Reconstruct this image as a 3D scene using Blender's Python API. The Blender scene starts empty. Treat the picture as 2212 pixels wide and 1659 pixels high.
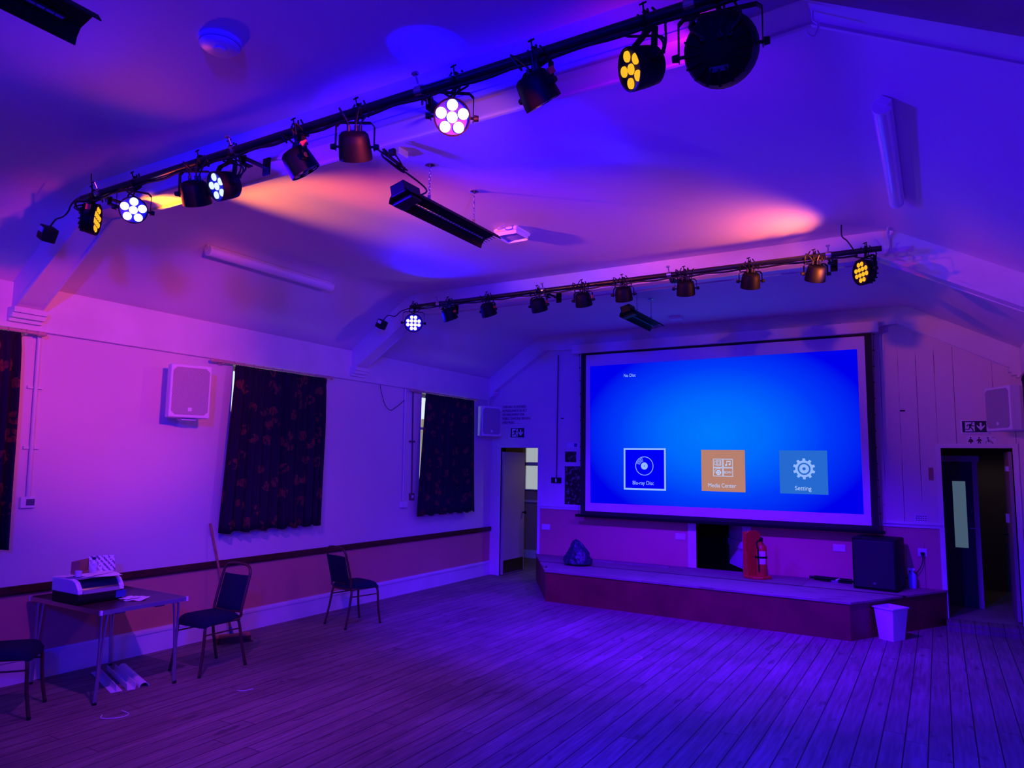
import bpy, bmesh, math, random
from mathutils import Vector, Matrix
random.seed(7)
sc = bpy.context.scene
COL = sc.collection
PI = math.pi

# ------------------------------------------------------------------ camera, world, exposure
F_PX, YAW, PITCH, ROLL = 1538.99, math.radians(30.8496), math.radians(6.362), math.radians(0.9022)
cy_, sy_, cp_, sp_ = math.cos(YAW), math.sin(YAW), math.cos(PITCH), math.sin(PITCH)
fwd = Vector((-sy_*cp_, cy_*cp_, sp_)); rgt = Vector((cy_, sy_, 0)); upv = rgt.cross(fwd)
r2 = rgt*math.cos(ROLL) + upv*math.sin(ROLL); u2 = -rgt*math.sin(ROLL) + upv*math.cos(ROLL)
cd = bpy.data.cameras.new('camera'); cam = bpy.data.objects.new('camera', cd); COL.objects.link(cam)
cd.sensor_fit = 'HORIZONTAL'; cd.sensor_width = 36.0; cd.lens = 36.0*F_PX/2212; cd.clip_start = .05; cd.clip_end = 200
cam.matrix_world = Matrix(((r2.x, u2.x, -fwd.x, 0), (r2.y, u2.y, -fwd.y, 0), (r2.z, u2.z, -fwd.z, 1.9), (0, 0, 0, 1)))
sc.camera = cam

w = bpy.data.worlds.new('world'); sc.world = w; w.use_nodes = True
w.node_tree.nodes['Background'].inputs[0].default_value = (0.80, 0.92, 1.0, 1)
w.node_tree.nodes['Background'].inputs[1].default_value = 1.0
sc.view_settings.view_transform = 'Standard'; sc.view_settings.look = 'None'
sc.view_settings.exposure = 0.08; sc.view_settings.gamma = 1.0; sc.view_settings.use_curve_mapping = False
sc.cycles.sample_clamp_indirect = 4.0; sc.cycles.max_bounces = 8; sc.cycles.diffuse_bounces = 5
sc.cycles.transparent_max_bounces = 12; sc.cycles.use_denoising = True

BLUE, VIO, AMB = (.04, .0, 1), (.30, .02, 1), (1, .36, .03)
# name: (position, aim point, colour, watts, cone degrees, blend, lamp radius)
LIGHTS = {
 'hall_fill_left': ((-5.4, 11.8, 2.45), (-5.4, 11.8, 0), (1, .8, .55), 7, 160, .5, .1),  # unseen fill spot added to lift the dim left hallway
 'hall_fill_right': ((.75, 12.6, 2.35), (.6, 12.4, 0), (.9, .75, .8), 2.2, 160, .5, .1),  # unseen spot added to brighten the right hallway
 'rear_high_left': ((-5.4, -3.2, 3.3), (-5.2, 6.0, 1.2), (0.000, 0.000, 1.000), 337, 110, .9, .15),  # unseen spots from here on, added for an assumed bar behind the camera
 'rear_high_mid': ((-2.9, -3.2, 3.5), (-2.6, 4.0, 0.0), (0.000, 0.000, 1.000), 71.9, 120, .9, .15),
 'rear_up_left': ((-4.5, -3.2, 1.6), (-5.2, 1.0, 4.0), (0.000, 0.000, 1.000), 60, 80, .9, .15),
 'wash_left': ((.5, -1.5, 3.3), (-6.7, 7.0, 2.4), (0.000, 0.000, 1.000), 1.7e+03, 60, .9, .15),
 'wash_back': ((-3.0, -3.2, 3.2), (-3.0, 10.6, 2.9), (0.000, 0.000, 1.000), 600, 36, .9, .15),
 'slope_far_wash': ((-5.5, -2.0, 2.2), (.7, 8.9, 3.35), (1.000, 0.60, 0.80), 130, 22, .8, .06),
}
def spot(name, P, T, c, W, cone, blend, rad):
    l = bpy.data.lights.new(name, 'SPOT'); l.color = c; l.energy = W; l.spot_size = math.radians(cone); l.spot_blend = blend; l.shadow_soft_size = rad
    o = bpy.data.objects.new(name, l); COL.objects.link(o); o.location = P
    o.rotation_euler = (Vector(T)-Vector(P)).to_track_quat('-Z', 'Y').to_euler(); return o
for k, v in LIGHTS.items(): spot(k, *v)

# ------------------------------------------------------------------ mesh helpers
class MB:
    def __init__(s): s.bm = bmesh.new()
    def _add(s, verts, faces, M=None):
        vs = [s.bm.verts.new(M @ Vector(v) if M else v) for v in verts]
        for f in faces:
            try: s.bm.faces.new([vs[i] for i in f])
            except ValueError: pass
        return vs
    def box(s, a, b, M=None):
        x0, y0, z0 = a; x1, y1, z1 = b
        s._add([(x0,y0,z0),(x1,y0,z0),(x1,y1,z0),(x0,y1,z0),(x0,y0,z1),(x1,y0,z1),(x1,y1,z1),(x0,y1,z1)],
               [(0,3,2,1),(4,5,6,7),(0,1,5,4),(1,2,6,5),(2,3,7,6),(3,0,4,7)], M); return s
    def rbox(s, a, b, r=.01, seg=2, M=None):
        t = MB(); t.box(a, b)
        bmesh.ops.bevel(t.bm, geom=list(t.bm.edges), offset=r, segments=seg, affect='EDGES', profile=.6)
        s.merge(t, M); return s
    def merge(s, t, M=None):
        me = bpy.data.meshes.new('t'); t.bm.to_mesh(me)
        if M: me.transform(M)
        s.bm.from_mesh(me); bpy.data.meshes.remove(me); t.bm.free()
    def cyl(s, p0, p1, r0, r1=None, n=16, caps=True):
        r1 = r0 if r1 is None else r1
        p0, p1 = Vector(p0), Vector(p1); d = (p1-p0).normalized()
        a = d.orthogonal().normalized(); b = d.cross(a)
        V = []
        for p, r in ((p0, r0), (p1, r1)):
            for i in range(n):
                t = 2*PI*i/n; V.append(p + a*(r*math.cos(t)) + b*(r*math.sin(t)))
        Fs = [(i, (i+1) % n, n+(i+1) % n, n+i) for i in range(n)]
        if caps: Fs += [tuple(range(n-1, -1, -1)), tuple(range(n, 2*n))]
        s._add(V, Fs); return s
    def lathe(s, prof, M=None, n=24, caps=True):
        # prof: (radius, z) about local Z
        V = []; Fs = []
        for r, z in prof:
            for i in range(n):
                t = 2*PI*i/n; V.append((r*math.cos(t), r*math.sin(t), z))
        for k in range(len(prof)-1):
            for i in range(n):
                Fs.append((k*n+i, k*n+(i+1) % n, (k+1)*n+(i+1) % n, (k+1)*n+i))
        if caps: Fs += [tuple(range(n-1, -1, -1)), tuple((len(prof)-1)*n+i for i in range(n))]
        s._add(V, Fs, M); return s
    def tube(s, pts, r, n=8, smooth=4, closed=False):
        P = [Vector(p) for p in pts]
        if smooth and len(P) > 2:
            Q = []
            N = len(P)
            for i in range(N if closed else N-1):
                if closed: p0, p1, p2, p3 = P[(i-1) % N], P[i], P[(i+1) % N], P[(i+2) % N]
                else: p0, p1, p2, p3 = P[max(i-1, 0)], P[i], P[i+1], P[min(i+2, N-1)]
                for k in range(smooth):
                    t = k/smooth
                    Q.append(.5*((2*p1)+(-p0+p2)*t+(2*p0-5*p1+4*p2-p3)*t*t+(-p0+3*p1-3*p2+p3)*t**3))
            if not closed: Q.append(P[-1])
            P = Q
        N = len(P); V = []; a = None
        for i in range(N):
            if closed: d = (P[(i+1) % N]-P[i-1])
            else: d = (P[min(i+1, N-1)]-P[max(i-1, 0)])
            d = d.normalized() if d.length > 1e-9 else Vector((0, 0, 1))
            if a is None: a = d.orthogonal().normalized()
            else:
                a = a - d*a.dot(d); a = a.normalized() if a.length > 1e-6 else d.orthogonal().normalized()
            b = d.cross(a)
            for k in range(n):
                t = 2*PI*k/n; V.append(P[i]+a*(r*math.cos(t))+b*(r*math.sin(t)))
        Fs = []
        for i in range(N if closed else N-1):
            j = (i+1) % N
            for k in range(n): Fs.append((i*n+k, i*n+(k+1) % n, j*n+(k+1) % n, j*n+k))
        if not closed: Fs += [tuple(range(n-1, -1, -1)), tuple((N-1)*n+k for k in range(n))]
        s._add(V, Fs); return s
    def prism(s, poly, h0, h1, M=None):
        # poly in XY, extruded along Z
        n = len(poly)
        V = [(x, y, h0) for x, y in poly]+[(x, y, h1) for x, y in poly]
        s._add(V, [tuple(range(n-1, -1, -1)), tuple(range(n, 2*n))]+[(i, (i+1) % n, n+(i+1) % n, n+i) for i in range(n)], M); return s
    def build(s, name, mat, parent=None, smooth=None, bevel=0):
        bmesh.ops.remove_doubles(s.bm, verts=s.bm.verts, dist=1e-6)
        bmesh.ops.recalc_face_normals(s.bm, faces=s.bm.faces)
        me = bpy.data.meshes.new(name); s.bm.to_mesh(me); s.bm.free()
        me.materials.append(mat)
        if smooth:
            for p in me.polygons: p.use_smooth = True
            me.set_sharp_from_angle(angle=math.radians(smooth))
        o = bpy.data.objects.new(name, me); COL.objects.link(o)
        if parent: o.parent = parent
        if bevel:
            m = o.modifiers.new('b', 'BEVEL'); m.width = bevel; m.segments = 2; m.limit_method = 'ANGLE'
        return o
def tag(o, label, cat, group=None, kind=None):
    if label: o['label'] = label
    if cat: o['category'] = cat
    if group: o['group'] = group
    if kind: o['kind'] = kind
    return o
def struct(o): o['kind'] = 'structure'; return o
def empty(name, loc=(0, 0, 0), rz=0, M=None):
    o = bpy.data.objects.new(name, None); COL.objects.link(o); o.empty_display_size = .1
    if M is not None: o.matrix_world = M
    else: o.location = loc; o.rotation_euler = (0, 0, rz)
    return o
def text(name, body, size, M, mat, parent=None, ext=.0015, align='LEFT', sx=1, space=1):
    cu = bpy.data.curves.new('txt', 'FONT'); cu.body = body; cu.size = size; cu.extrude = ext; cu.align_x = align; cu.space_line = space
    to = bpy.data.objects.new('txt', cu); COL.objects.link(to)
    bpy.context.view_layer.update()
    me = bpy.data.meshes.new_from_object(to.evaluated_get(bpy.context.evaluated_depsgraph_get()))
    bpy.data.objects.remove(to); me.name = name
    me.transform(M @ Matrix.Diagonal((sx, 1, 1, 1)))
    me.materials.clear(); me.materials.append(mat)
    o = bpy.data.objects.new(name, me); COL.objects.link(o)
    if parent: o.parent = parent
    return o
RX90 = Matrix.Rotation(PI/2, 4, 'X')
def Tr(*a): return Matrix.Translation(Vector(a))

# ------------------------------------------------------------------ materials
def mat(name, col, rough=.6, metal=0, spec=.5, emit=None, es=0, bump=None, noise=None):
    m = bpy.data.materials.new(name); m.use_nodes = True; nt = m.node_tree; b = nt.nodes['Principled BSDF']
    b.inputs['Base Color'].default_value = (*col, 1); b.inputs['Roughness'].default_value = rough
    b.inputs['Metallic'].default_value = metal; b.inputs['Specular IOR Level'].default_value = spec
    if emit: b.inputs['Emission Color'].default_value = (*emit, 1); b.inputs['Emission Strength'].default_value = es
    tc = None
    if noise:   # (scale, amount)
        tc = nt.nodes.new('ShaderNodeTexCoord'); n = nt.nodes.new('ShaderNodeTexNoise'); n.inputs['Scale'].default_value = noise[0]; n.inputs['Detail'].default_value = 5
        r = nt.nodes.new('ShaderNodeValToRGB'); k = noise[1]
        r.color_ramp.elements[0].position = .3; r.color_ramp.elements[1].position = .7
        r.color_ramp.elements[0].color = (*[c*(1-k) for c in col], 1); r.color_ramp.elements[1].color = (*[min(1, c*(1+k*.4)) for c in col], 1)
        nt.links.new(tc.outputs['Object'], n.inputs['Vector']); nt.links.new(n.outputs['Fac'], r.inputs['Fac']); nt.links.new(r.outputs[0], b.inputs['Base Color'])
    if bump:    # (scale, strength)
        tc = tc or nt.nodes.new('ShaderNodeTexCoord'); n = nt.nodes.new('ShaderNodeTexNoise'); n.inputs['Scale'].default_value = bump[0]; n.inputs['Detail'].default_value = 6
        bp = nt.nodes.new('ShaderNodeBump'); bp.inputs['Strength'].default_value = bump[1]; bp.inputs['Distance'].default_value = .02
        nt.links.new(tc.outputs['Object'], n.inputs['Vector']); nt.links.new(n.outputs['Fac'], bp.inputs['Height']); nt.links.new(bp.outputs[0], b.inputs['Normal'])
    return m
def emis(name, col, s):
    m = bpy.data.materials.new(name); m.use_nodes = True; nt = m.node_tree; nt.nodes.clear()
    e = nt.nodes.new('ShaderNodeEmission'); e.inputs[0].default_value = (*col, 1); e.inputs[1].default_value = s
    o = nt.nodes.new('ShaderNodeOutputMaterial'); nt.links.new(e.outputs[0], o.inputs[0]); return m

class NT:
    def __init__(s, name):
        s.m = bpy.data.materials.new(name); s.m.use_nodes = True; s.nt = s.m.node_tree; s.b = s.nt.nodes['Principled BSDF']
    def n(s, t, **kw):
        x = s.nt.nodes.new('ShaderNode'+t)
        for k, v in kw.items():
            if k in x.inputs: x.inputs[k].default_value = v
            else: setattr(x, k, v)
        return x
    def l(s, a, b): s.nt.links.new(a, b)
    def math(s, op, a, b=None, c=None):
        x = s.n('Math', operation=op)
        for i, v in enumerate((a, b, c)):
            if v is None: continue
            if isinstance(v, (int, float)): x.inputs[i].default_value = v
            else: s.l(v, x.inputs[i])
        return x.outputs[0]
    def mix(s, f, a, b):
        x = s.n('Mix', data_type='RGBA')
        for i, v in ((0, f), (6, a), (7, b)):
            if isinstance(v, tuple): x.inputs[i].default_value = (*v, 1)
            elif isinstance(v, (int, float)): x.inputs[i].default_value = v
            else: s.l(v, x.inputs[i])
        return x.outputs[2]
    def noise(s, vec, scale, detail=4, sc3=None):
        if sc3:
            mp = s.n('Mapping'); mp.inputs['Scale'].default_value = sc3; s.l(vec, mp.inputs['Vector']); vec = mp.outputs[0]
        x = s.n('TexNoise'); x.inputs['Scale'].default_value = scale; x.inputs['Detail'].default_value = detail; s.l(vec, x.inputs['Vector']); return x.outputs['Fac']
    def ramp(s, f, p0, p1, c0=(0, 0, 0), c1=(1, 1, 1)):
        r = s.n('ValToRGB'); e = r.color_ramp.elements; e[0].position = p0; e[1].position = p1; e[0].color = (*c0, 1); e[1].color = (*c1, 1); s.l(f, r.inputs[0]); return r.outputs[0]
    def bump(s, h, strength=.3, dist=.01):
        x = s.n('Bump'); x.inputs['Strength'].default_value = strength; x.inputs['Distance'].default_value = dist; s.l(h, x.inputs['Height']); s.l(x.outputs[0], s.b.inputs['Normal'])

def floor_mat(name, dark, light, board=.144, rough=.5, axis=0):
    k = NT(name); tc = k.n('TexCoord'); v = tc.outputs['Object']; sep = k.n('SeparateXYZ'); k.l(v, sep.inputs[0])
    x = sep.outputs[axis]; y = sep.outputs[1-axis]
    bx = k.math('DIVIDE', x, board); idx = k.math('FLOOR', bx); fr = k.math('FRACT', bx)
    wn = k.n('TexWhiteNoise', noise_dimensions='1D'); k.l(idx, wn.inputs['W'])
    yy = k.math('ADD', k.math('DIVIDE', y, 3.1), wn.outputs['Value']); yi = k.math('FLOOR', yy); yf = k.math('FRACT', yy)
    edge = k.math('MINIMUM', fr, k.math('SUBTRACT', 1.0, fr))
    gap = k.math('LESS_THAN', edge, .028); gap2 = k.math('LESS_THAN', yf, .0016); gap = k.math('MAXIMUM', gap, gap2)
    wn2 = k.n('TexWhiteNoise', noise_dimensions='2D'); cmb = k.n('CombineXYZ'); k.l(idx, cmb.inputs[0]); k.l(yi, cmb.inputs[1]); k.l(cmb.outputs[0], wn2.inputs['Vector'])
    sc3 = (26, 1.6, 1) if axis == 0 else (1.6, 26, 1)
    cv = k.n('CombineXYZ'); k.l(x if axis == 0 else y, cv.inputs[0]); k.l(y if axis == 0 else x, cv.inputs[1]); k.l(k.math('MULTIPLY', wn2.outputs['Value'], 9.0), cv.inputs[2])
    grain = k.noise(cv.outputs[0], 1.6, 6, sc3)
    wear = k.noise(v, 1.1, 5); spots = k.noise(cv.outputs[0], 9, 2, (1, .35, 1) if axis == 0 else (.35, 1, 1))
    f = k.math('ADD', k.math('MULTIPLY', grain, .55), k.math('MULTIPLY', wear, .45))
    c = k.ramp(f, .34, .66, dark, light)
    c = k.mix(k.math('MULTIPLY', wn2.outputs['Value'], .35), c, tuple(a*.6 for a in dark))
    c = k.mix(k.math('MULTIPLY', k.ramp(spots, .66, .72), .55), c, tuple(a*.35 for a in dark))
    scr = k.noise(cv.outputs[0], 3.2, 8, (9, 1.2, 1) if axis == 0 else (1.2, 9, 1))
    c = k.mix(k.math('MULTIPLY', k.ramp(scr, .70, .74), .5), c, tuple(min(1, a*1.7) for a in light))
    c = k.mix(gap, c, (.012, .009, .007))
    k.l(c, k.b.inputs['Base Color'])
    k.l(k.math('ADD', rough, k.math('MULTIPLY', wear, .25)), k.b.inputs['Roughness'])
    h = k.math('SUBTRACT', k.math('MULTIPLY', grain, .25), gap); k.bump(h, .5, .004)
    return k.m
def plaster(name, col, rough=.65, crack=.0, mottled=.08):
    k = NT(name); tc = k.n('TexCoord'); v = tc.outputs['Object']
    n = k.noise(v, .9, 5); fine = k.noise(v, 40, 4); c = k.ramp(n, .3, .7, tuple(a*(1-mottled) for a in col), col)
    k.l(c, k.b.inputs['Base Color']); k.b.inputs['Roughness'].default_value = rough; k.b.inputs['Specular IOR Level'].default_value = .3
    h = k.math('ADD', k.math('MULTIPLY', fine, .12), k.math('MULTIPLY', n, .5))
    if crack:
        vo = k.n('TexVoronoi', feature='DISTANCE_TO_EDGE'); vo.inputs['Scale'].default_value = .55
        dn = k.n('TexNoise'); dn.inputs['Scale'].default_value = 2.0; dn.inputs['Detail'].default_value = 8; k.l(v, dn.inputs['Vector'])
        va = k.n('VectorMath', operation='ADD'); k.l(v, va.inputs[0]); k.l(dn.outputs['Color'], va.inputs[1]); k.l(va.outputs[0], vo.inputs['Vector'])
        mk = k.ramp(k.noise(v, .7, 2), .5, .6)
        cr = k.math('MULTIPLY', k.math('LESS_THAN', vo.outputs['Distance'], .008), mk)
        h = k.math('SUBTRACT', h, k.math('MULTIPLY', cr, crack))
    k.bump(h, .35, .01); return k.m
def boards(name, col, step, axis=0):
    # painted vertical matchboarding with thin irregular gaps
    k = NT(name); tc = k.n('TexCoord'); v = tc.outputs['Object']; sep = k.n('SeparateXYZ'); k.l(v, sep.inputs[0])
    bx = k.math('DIVIDE', sep.outputs[axis], step); fr = k.math('FRACT', bx); idx = k.math('FLOOR', bx)
    edge = k.math('LESS_THAN', fr, .035)
    cv = k.n('CombineXYZ'); k.l(idx, cv.inputs[0]); k.l(k.math('MULTIPLY', sep.outputs[2], .9), cv.inputs[1])
    open_ = k.ramp(k.noise(cv.outputs[0], 1.3, 2), .44, .54)
    g = k.math('MULTIPLY', edge, open_)
    n = k.noise(v, 1.2, 4); c = k.ramp(n, .3, .7, tuple(a*.93 for a in col), col); c = k.mix(g, c, tuple(a*.22 for a in col))
    k.l(c, k.b.inputs['Base Color']); k.b.inputs['Roughness'].default_value = .55
    k.bump(k.math('SUBTRACT', k.math('MULTIPLY', n, .3), k.math('MULTIPLY', edge, .5)), .4, .006); return k.m
def curtain_mat():
    # leaves in scattered sprays woven into a dark cloth
    k = NT('curtain_fabric'); tc = k.n('TexCoord'); v = tc.outputs['Object']
    m = None
    for i, (rot, sc_) in enumerate(((.7, (1, 22, 9)), (-.8, (1, 20, 8)), (.1, (1, 24, 9)))):
        mp = k.n('Mapping'); mp.inputs['Rotation'].default_value = (rot, 0, 0); mp.inputs['Scale'].default_value = sc_; mp.inputs['Location'].default_value = (i*3.1, i*1.7, i*2.3); k.l(v, mp.inputs['Vector'])
        vo = k.n('TexVoronoi', voronoi_dimensions='2D'); cx = k.n('SeparateXYZ'); k.l(mp.outputs[0], cx.inputs[0]); cc = k.n('CombineXYZ'); k.l(cx.outputs[1], cc.inputs[0]); k.l(cx.outputs[2], cc.inputs[1]); k.l(cc.outputs[0], vo.inputs['Vector']); vo.inputs['Scale'].default_value = 1.0
        h = k.math('LESS_THAN', vo.outputs['Distance'], .30); m = h if m is None else k.math('MAXIMUM', m, h)
    sx_ = k.n('SeparateXYZ'); k.l(v, sx_.inputs[0]); cc = k.n('CombineXYZ'); k.l(sx_.outputs[1], cc.inputs[0]); k.l(sx_.outputs[2], cc.inputs[1])
    vb = k.n('TexVoronoi', voronoi_dimensions='2D'); vb.inputs['Scale'].default_value = 4.6; k.l(cc.outputs[0], vb.inputs['Vector'])
    m = k.math('MULTIPLY', m, k.math('LESS_THAN', vb.outputs['Distance'], .27))
    m = k.math('MULTIPLY', m, k.ramp(k.noise(v, 30, 3), .35, .6, (.35, .35, .35), (1, 1, 1)))
    c = k.mix(m, (.018, .006, .030), (.17, .040, .035)); k.l(c, k.b.inputs['Base Color']); k.b.inputs['Roughness'].default_value = .85
    k.b.inputs['Specular IOR Level'].default_value = .15
    k.bump(k.noise(v, 120, 2), .2, .002); return k.m
def grille_mat(name, col, hole, scale=95):
    k = NT(name); tc = k.n('TexCoord'); v = tc.outputs['Object']; sep = k.n('SeparateXYZ'); k.l(v, sep.inputs[0])
    a = k.math('SINE', k.math('MULTIPLY', sep.outputs[0], scale*6.283)); b = k.math('SINE', k.math('MULTIPLY', sep.outputs[2], scale*6.283))
    h = k.math('GREATER_THAN', k.math('MULTIPLY', a, b), .15)
    k.l(k.mix(h, col, hole), k.b.inputs['Base Color']); k.b.inputs['Roughness'].default_value = .5; return k.m

M_wall = plaster('cream_wall_paint', (.78, .74, .68), .6, 0, .05)
M_wallb = boards('painted_matchboard', (.76, .70, .64), .205)
M_low = plaster('terracotta_wall_paint', (.70, .33, .22), .6, 0, .12)
M_lowb = boards('terracotta_matchboard', (.66, .33, .25), .205)
M_ceil = plaster('ceiling_plaster', (.76, .74, .72), .7, 1.0, .06)
M_trim = mat('white_gloss_paint', (.78, .76, .72), .4, noise=(3, .08))
M_floor = floor_mat('worn_floorboards', (.12, .092, .072), (.31, .255, .21))
M_stage = floor_mat('stage_boards', (.20, .15, .12), (.40, .31, .26), .9, .6, 1)
M_dado = mat('dark_stained_wood', (.085, .018, .010), .35, noise=(14, .5))
M_maroon = mat('maroon_stage_paint', (.20, .012, .025), .45, noise=(2.5, .35), bump=(18, .15))
M_black = mat('black_metal', (.003, .003, .005), .55, spec=.15)
M_blackp = mat('black_plastic', (.006, .006, .008), .5, spec=.3)
M_tube = mat('black_painted_tube', (.010, .009, .012), .30)
M_cable = mat('black_cable', (.006, .006, .007), .45)
M_chrome = mat('galvanised_steel', (.55, .55, .58), .25, 1)
M_alu = mat('brushed_aluminium', (.62, .62, .66), .32, 1)
M_white = mat('white_plastic', (.80, .80, .80), .4)
M_whitegrille = grille_mat('white_speaker_grille', (.55, .55, .55), (.12, .12, .12), 70)
M_red = mat('red_plastic', (.62, .03, .02), .4)
M_orange = mat('orange_sticker', (.8, .10, .03), .5)
M_navy = mat('navy_fabric', (.006, .008, .040), .9, spec=.2, bump=(220, .3))
M_bronze = mat('brown_painted_steel', (.07, .026, .018), .35)
M_paper = mat('white_paper', (.82, .82, .82), .7)
M_card = mat('brown_cardboard', (.34, .20, .11), .85)
M_wood = mat('broom_wood', (.45, .20, .09), .55, noise=(20, .3))
M_bristle = mat('broom_bristle', (.06, .03, .025), .95)
M_curt = curtain_mat()
M_brass = mat('pine_curtain_pole', (.60, .40, .30), .4)
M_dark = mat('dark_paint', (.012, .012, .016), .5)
M_ledw = emis('blue_white_led', (.26, .20, 1.0), 9)
M_ledb = emis('dim_blue_white_led', (.35, .42, 1.0), 2.2)
M_leda = emis('amber_led', (1.0, .44, .02), 1.15)
M_glass = bpy.data.materials.new('window_glass'); M_glass.use_nodes = True
_nt = M_glass.node_tree; _nt.nodes.clear(); _t = _nt.nodes.new('ShaderNodeBsdfTransparent'); _g = _nt.nodes.new('ShaderNodeBsdfGlossy'); _g.inputs['Roughness'].default_value = .02
_m = _nt.nodes.new('ShaderNodeMixShader'); _m.inputs[0].default_value = .06; _o = _nt.nodes.new('ShaderNodeOutputMaterial')
_nt.links.new(_t.outputs[0], _m.inputs[1]); _nt.links.new(_g.outputs[0], _m.inputs[2]); _nt.links.new(_m.outputs[0], _o.inputs[0])

# ------------------------------------------------------------------ room shell
XL, XR, YB, YR = -6.73, .93, 10.6, -4.2
ZC, ZE, FL, FR = 4.03, 3.37, -5.73, -.28     # ceiling, eaves, folds
DADO, BD = .79, 1.21
struct(MB().box((XL-.3, YR-.2, -.2), (XR+.3, YB+.02, 0)).build('floor', M_floor))
# ceiling: flat part and the two slopes, one shell
def prof(y0, y1, t=.18):
    m = MB()
    pts = [(XL-.3, ZE-.20), (XL, ZE), (FL-.10, ZC-.055), (FL, ZC-.01), (FL+.12, ZC), (FR-.12, ZC), (FR, ZC-.01), (FR+.10, ZC-.055), (XR, ZE), (XR+.3, ZE-.20)]
    top = [(x, z+t) for x, z in reversed(pts)]
    m.prism([(x, z) for x, z in pts+top], y0, y1, Matrix(((1, 0, 0, 0), (0, 0, 1, 0), (0, 1, 0, 0), (0, 0, 0, 1)))); return m
struct(prof(YR-.2, YB+.2).build('ceiling', M_ceil, smooth=50))
# left wall with three window openings
WIN = [(1.55, 2.93), (5.185, 6.40), (8.59, 9.80)]; WZ0, WZ1 = 1.16, 2.955
m = MB(); ml = MB()
ys = [YR-.2]+[v for a in WIN for v in a]+[YB+.2]
for i in range(0, len(ys), 2): m.box((XL-.28, ys[i], DADO), (XL, ys[i+1], ZE))
for a, b in WIN:
    m.box((XL-.28, a, DADO), (XL, b, WZ0)); m.box((XL-.28, a, WZ1), (XL, b, ZE))
wl = struct(m.build('wall_left', M_wall))
ml.box((XL-.28, YR-.2, 0), (XL-.001, YB+.2, DADO)); ml.build('lower_wall', M_low, wl)
struct(MB().box((XR, YR-.2, 0), (XR+.2, YB+.2, ZE+.05)).build('wall_right', M_wall))
struct(MB().box((XL-.3, YR-.2, 0), (XR+.3, YR, 4.3)).build('wall_rear', M_wall))
# back wall with three door openings (left, behind the screen, right)
OPEN = [(-6.53, -5.79, 2.17), (-3.12, -2.45, 2.05), (.03, .78, 2.18)]
m = MB(); ml = MB(); mp_ = MB(); lp_ = MB(); xs = [XL-.3]+[v for a in OPEN for v in a[:2]]+[XR+.3]
segs = [(XL-.3, -6.53), (-5.79, -5.0), (-5.0, -3.12), (-2.45, -.9), (-.9, .03), (.78, XR+.3)]
for i, (a, b) in enumerate(segs):
    (mp_ if i < 2 else m).box((a, YB, BD), (b, YB+.16, 4.25)); (mp_ if i == 0 else ml if i < 4 else lp_).box((a, YB, 0), (b, YB+.16, BD))
for j, (a, b, z) in enumerate(OPEN): (mp_ if j == 0 else m).box((a, YB, z if j == 0 else z), (b, YB+.16, 4.25))
wb = struct(m.build('wall_back', M_wallb)); mp_.build('plastered_section', M_wall, wb); ml.build('lower_wall', M_low, wb); lp_.build('lower_boards', M_lowb, wb)
# trims
def trim(i, mb, mt=None, **k): return struct(mb.build('trim_%d' % i, mt or M_trim, **k))
d = MB()
for x, z0, z1 in ((.018, .735, .81), (.032, .752, .795), (.026, .795, .806)): d.box((XL, YR, z0), (XL+x, YB, z1))
trim(1, d, M_dado)
d = MB()
for x, z0, z1 in ((.016, 1.165, 1.235), (.034, 1.205, 1.225)):
    for a, b in ((-5.79, -3.25), (-2.34, .03)): d.box((a+.001, YB-x, z0), (b-.001, YB, z1))
trim(2, d)
d = MB(); d.box((XL, YR, 0), (XL+.018, YB, .19)); d.box((XL, YR, .19), (XL+.026, YB, .215)); d.box((XL, YR, .215), (XL+.012, YB, .235)); struct(d.build('baseboard_left', M_trim))
d = MB(); d.box((XR-.018, YR, 0), (XR, 10.55, .19)); struct(d.build('baseboard_right', M_trim))
trim(3, MB().box((XL, YR, 2.975), (XL+.028, YB, ZE)))                       # wall plate fascia
trim(4, MB().tube([(XL+.036, YR, 2.982), (XL+.036, YB, 2.982)], .006, 6, 0))  # cable run along it
# roof trusses boxed in: collar and two struts, with corbels
def truss(i, y0, y1, zb=3.79):
    m = MB()
    s = .82   # strut depth
    P = [(FL+.02, ZC), (FL+.02, zb+.02), (FL+.26, zb), (FR-.26, zb), (FR-.02, zb+.02), (FR-.02, ZC)]
    X = Matrix(((1, 0, 0, 0), (0, 0, 1, 0), (0, 1, 0, 0), (0, 0, 0, 1)))
    m.prism([(FL-.02, ZC+.05), (XL, ZE+.03), (XL, 3.14), (XL+.10, 3.14), (FL+.10, zb+.015), (FL+.34, zb), (FR-.34, zb), (FR-.10, zb+.015), (XR-.10, 3.14), (XR, 3.14), (XR, ZE+.03), (FR+.02, ZC+.05)], y0, y1, X)
    # raised bead along both lower edges
    for y in (y0-.006, y1-.014):
        m.prism([(XL+.085, 3.155), (XL+.10, 3.135), (FL+.11, zb+.003), (FL+.34, zb-.012), (FR-.34, zb-.012), (FR-.11, zb+.003), (XR-.10, 3.135), (XR-.085, 3.155), (FR-.11, zb+.045), (FR-.34, zb+.030), (FL+.34, zb+.030), (FL+.11, zb+.045)], y, y+.02, X)
    # corbel under the strut foot
    for sx, x in ((1, XL), (-1, XR)):
        for w_, z0, z1 in ((.15, 3.10, 3.145), (.12, 3.06, 3.10), (.07, 3.03, 3.06)):
            a, b = sorted((x, x+sx*w_)); m.box((a, y0-.03, z0), (b, y1+.03, z1))
    return trim(i, m)
truss(5, 2.92, 3.12); truss(6, 7.02, 7.22); truss(7, 10.47, 10.60, 3.80)
trim(8, MB().box((XR-.03, YR, 2.975), (XR, 10.47, ZE)))

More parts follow.
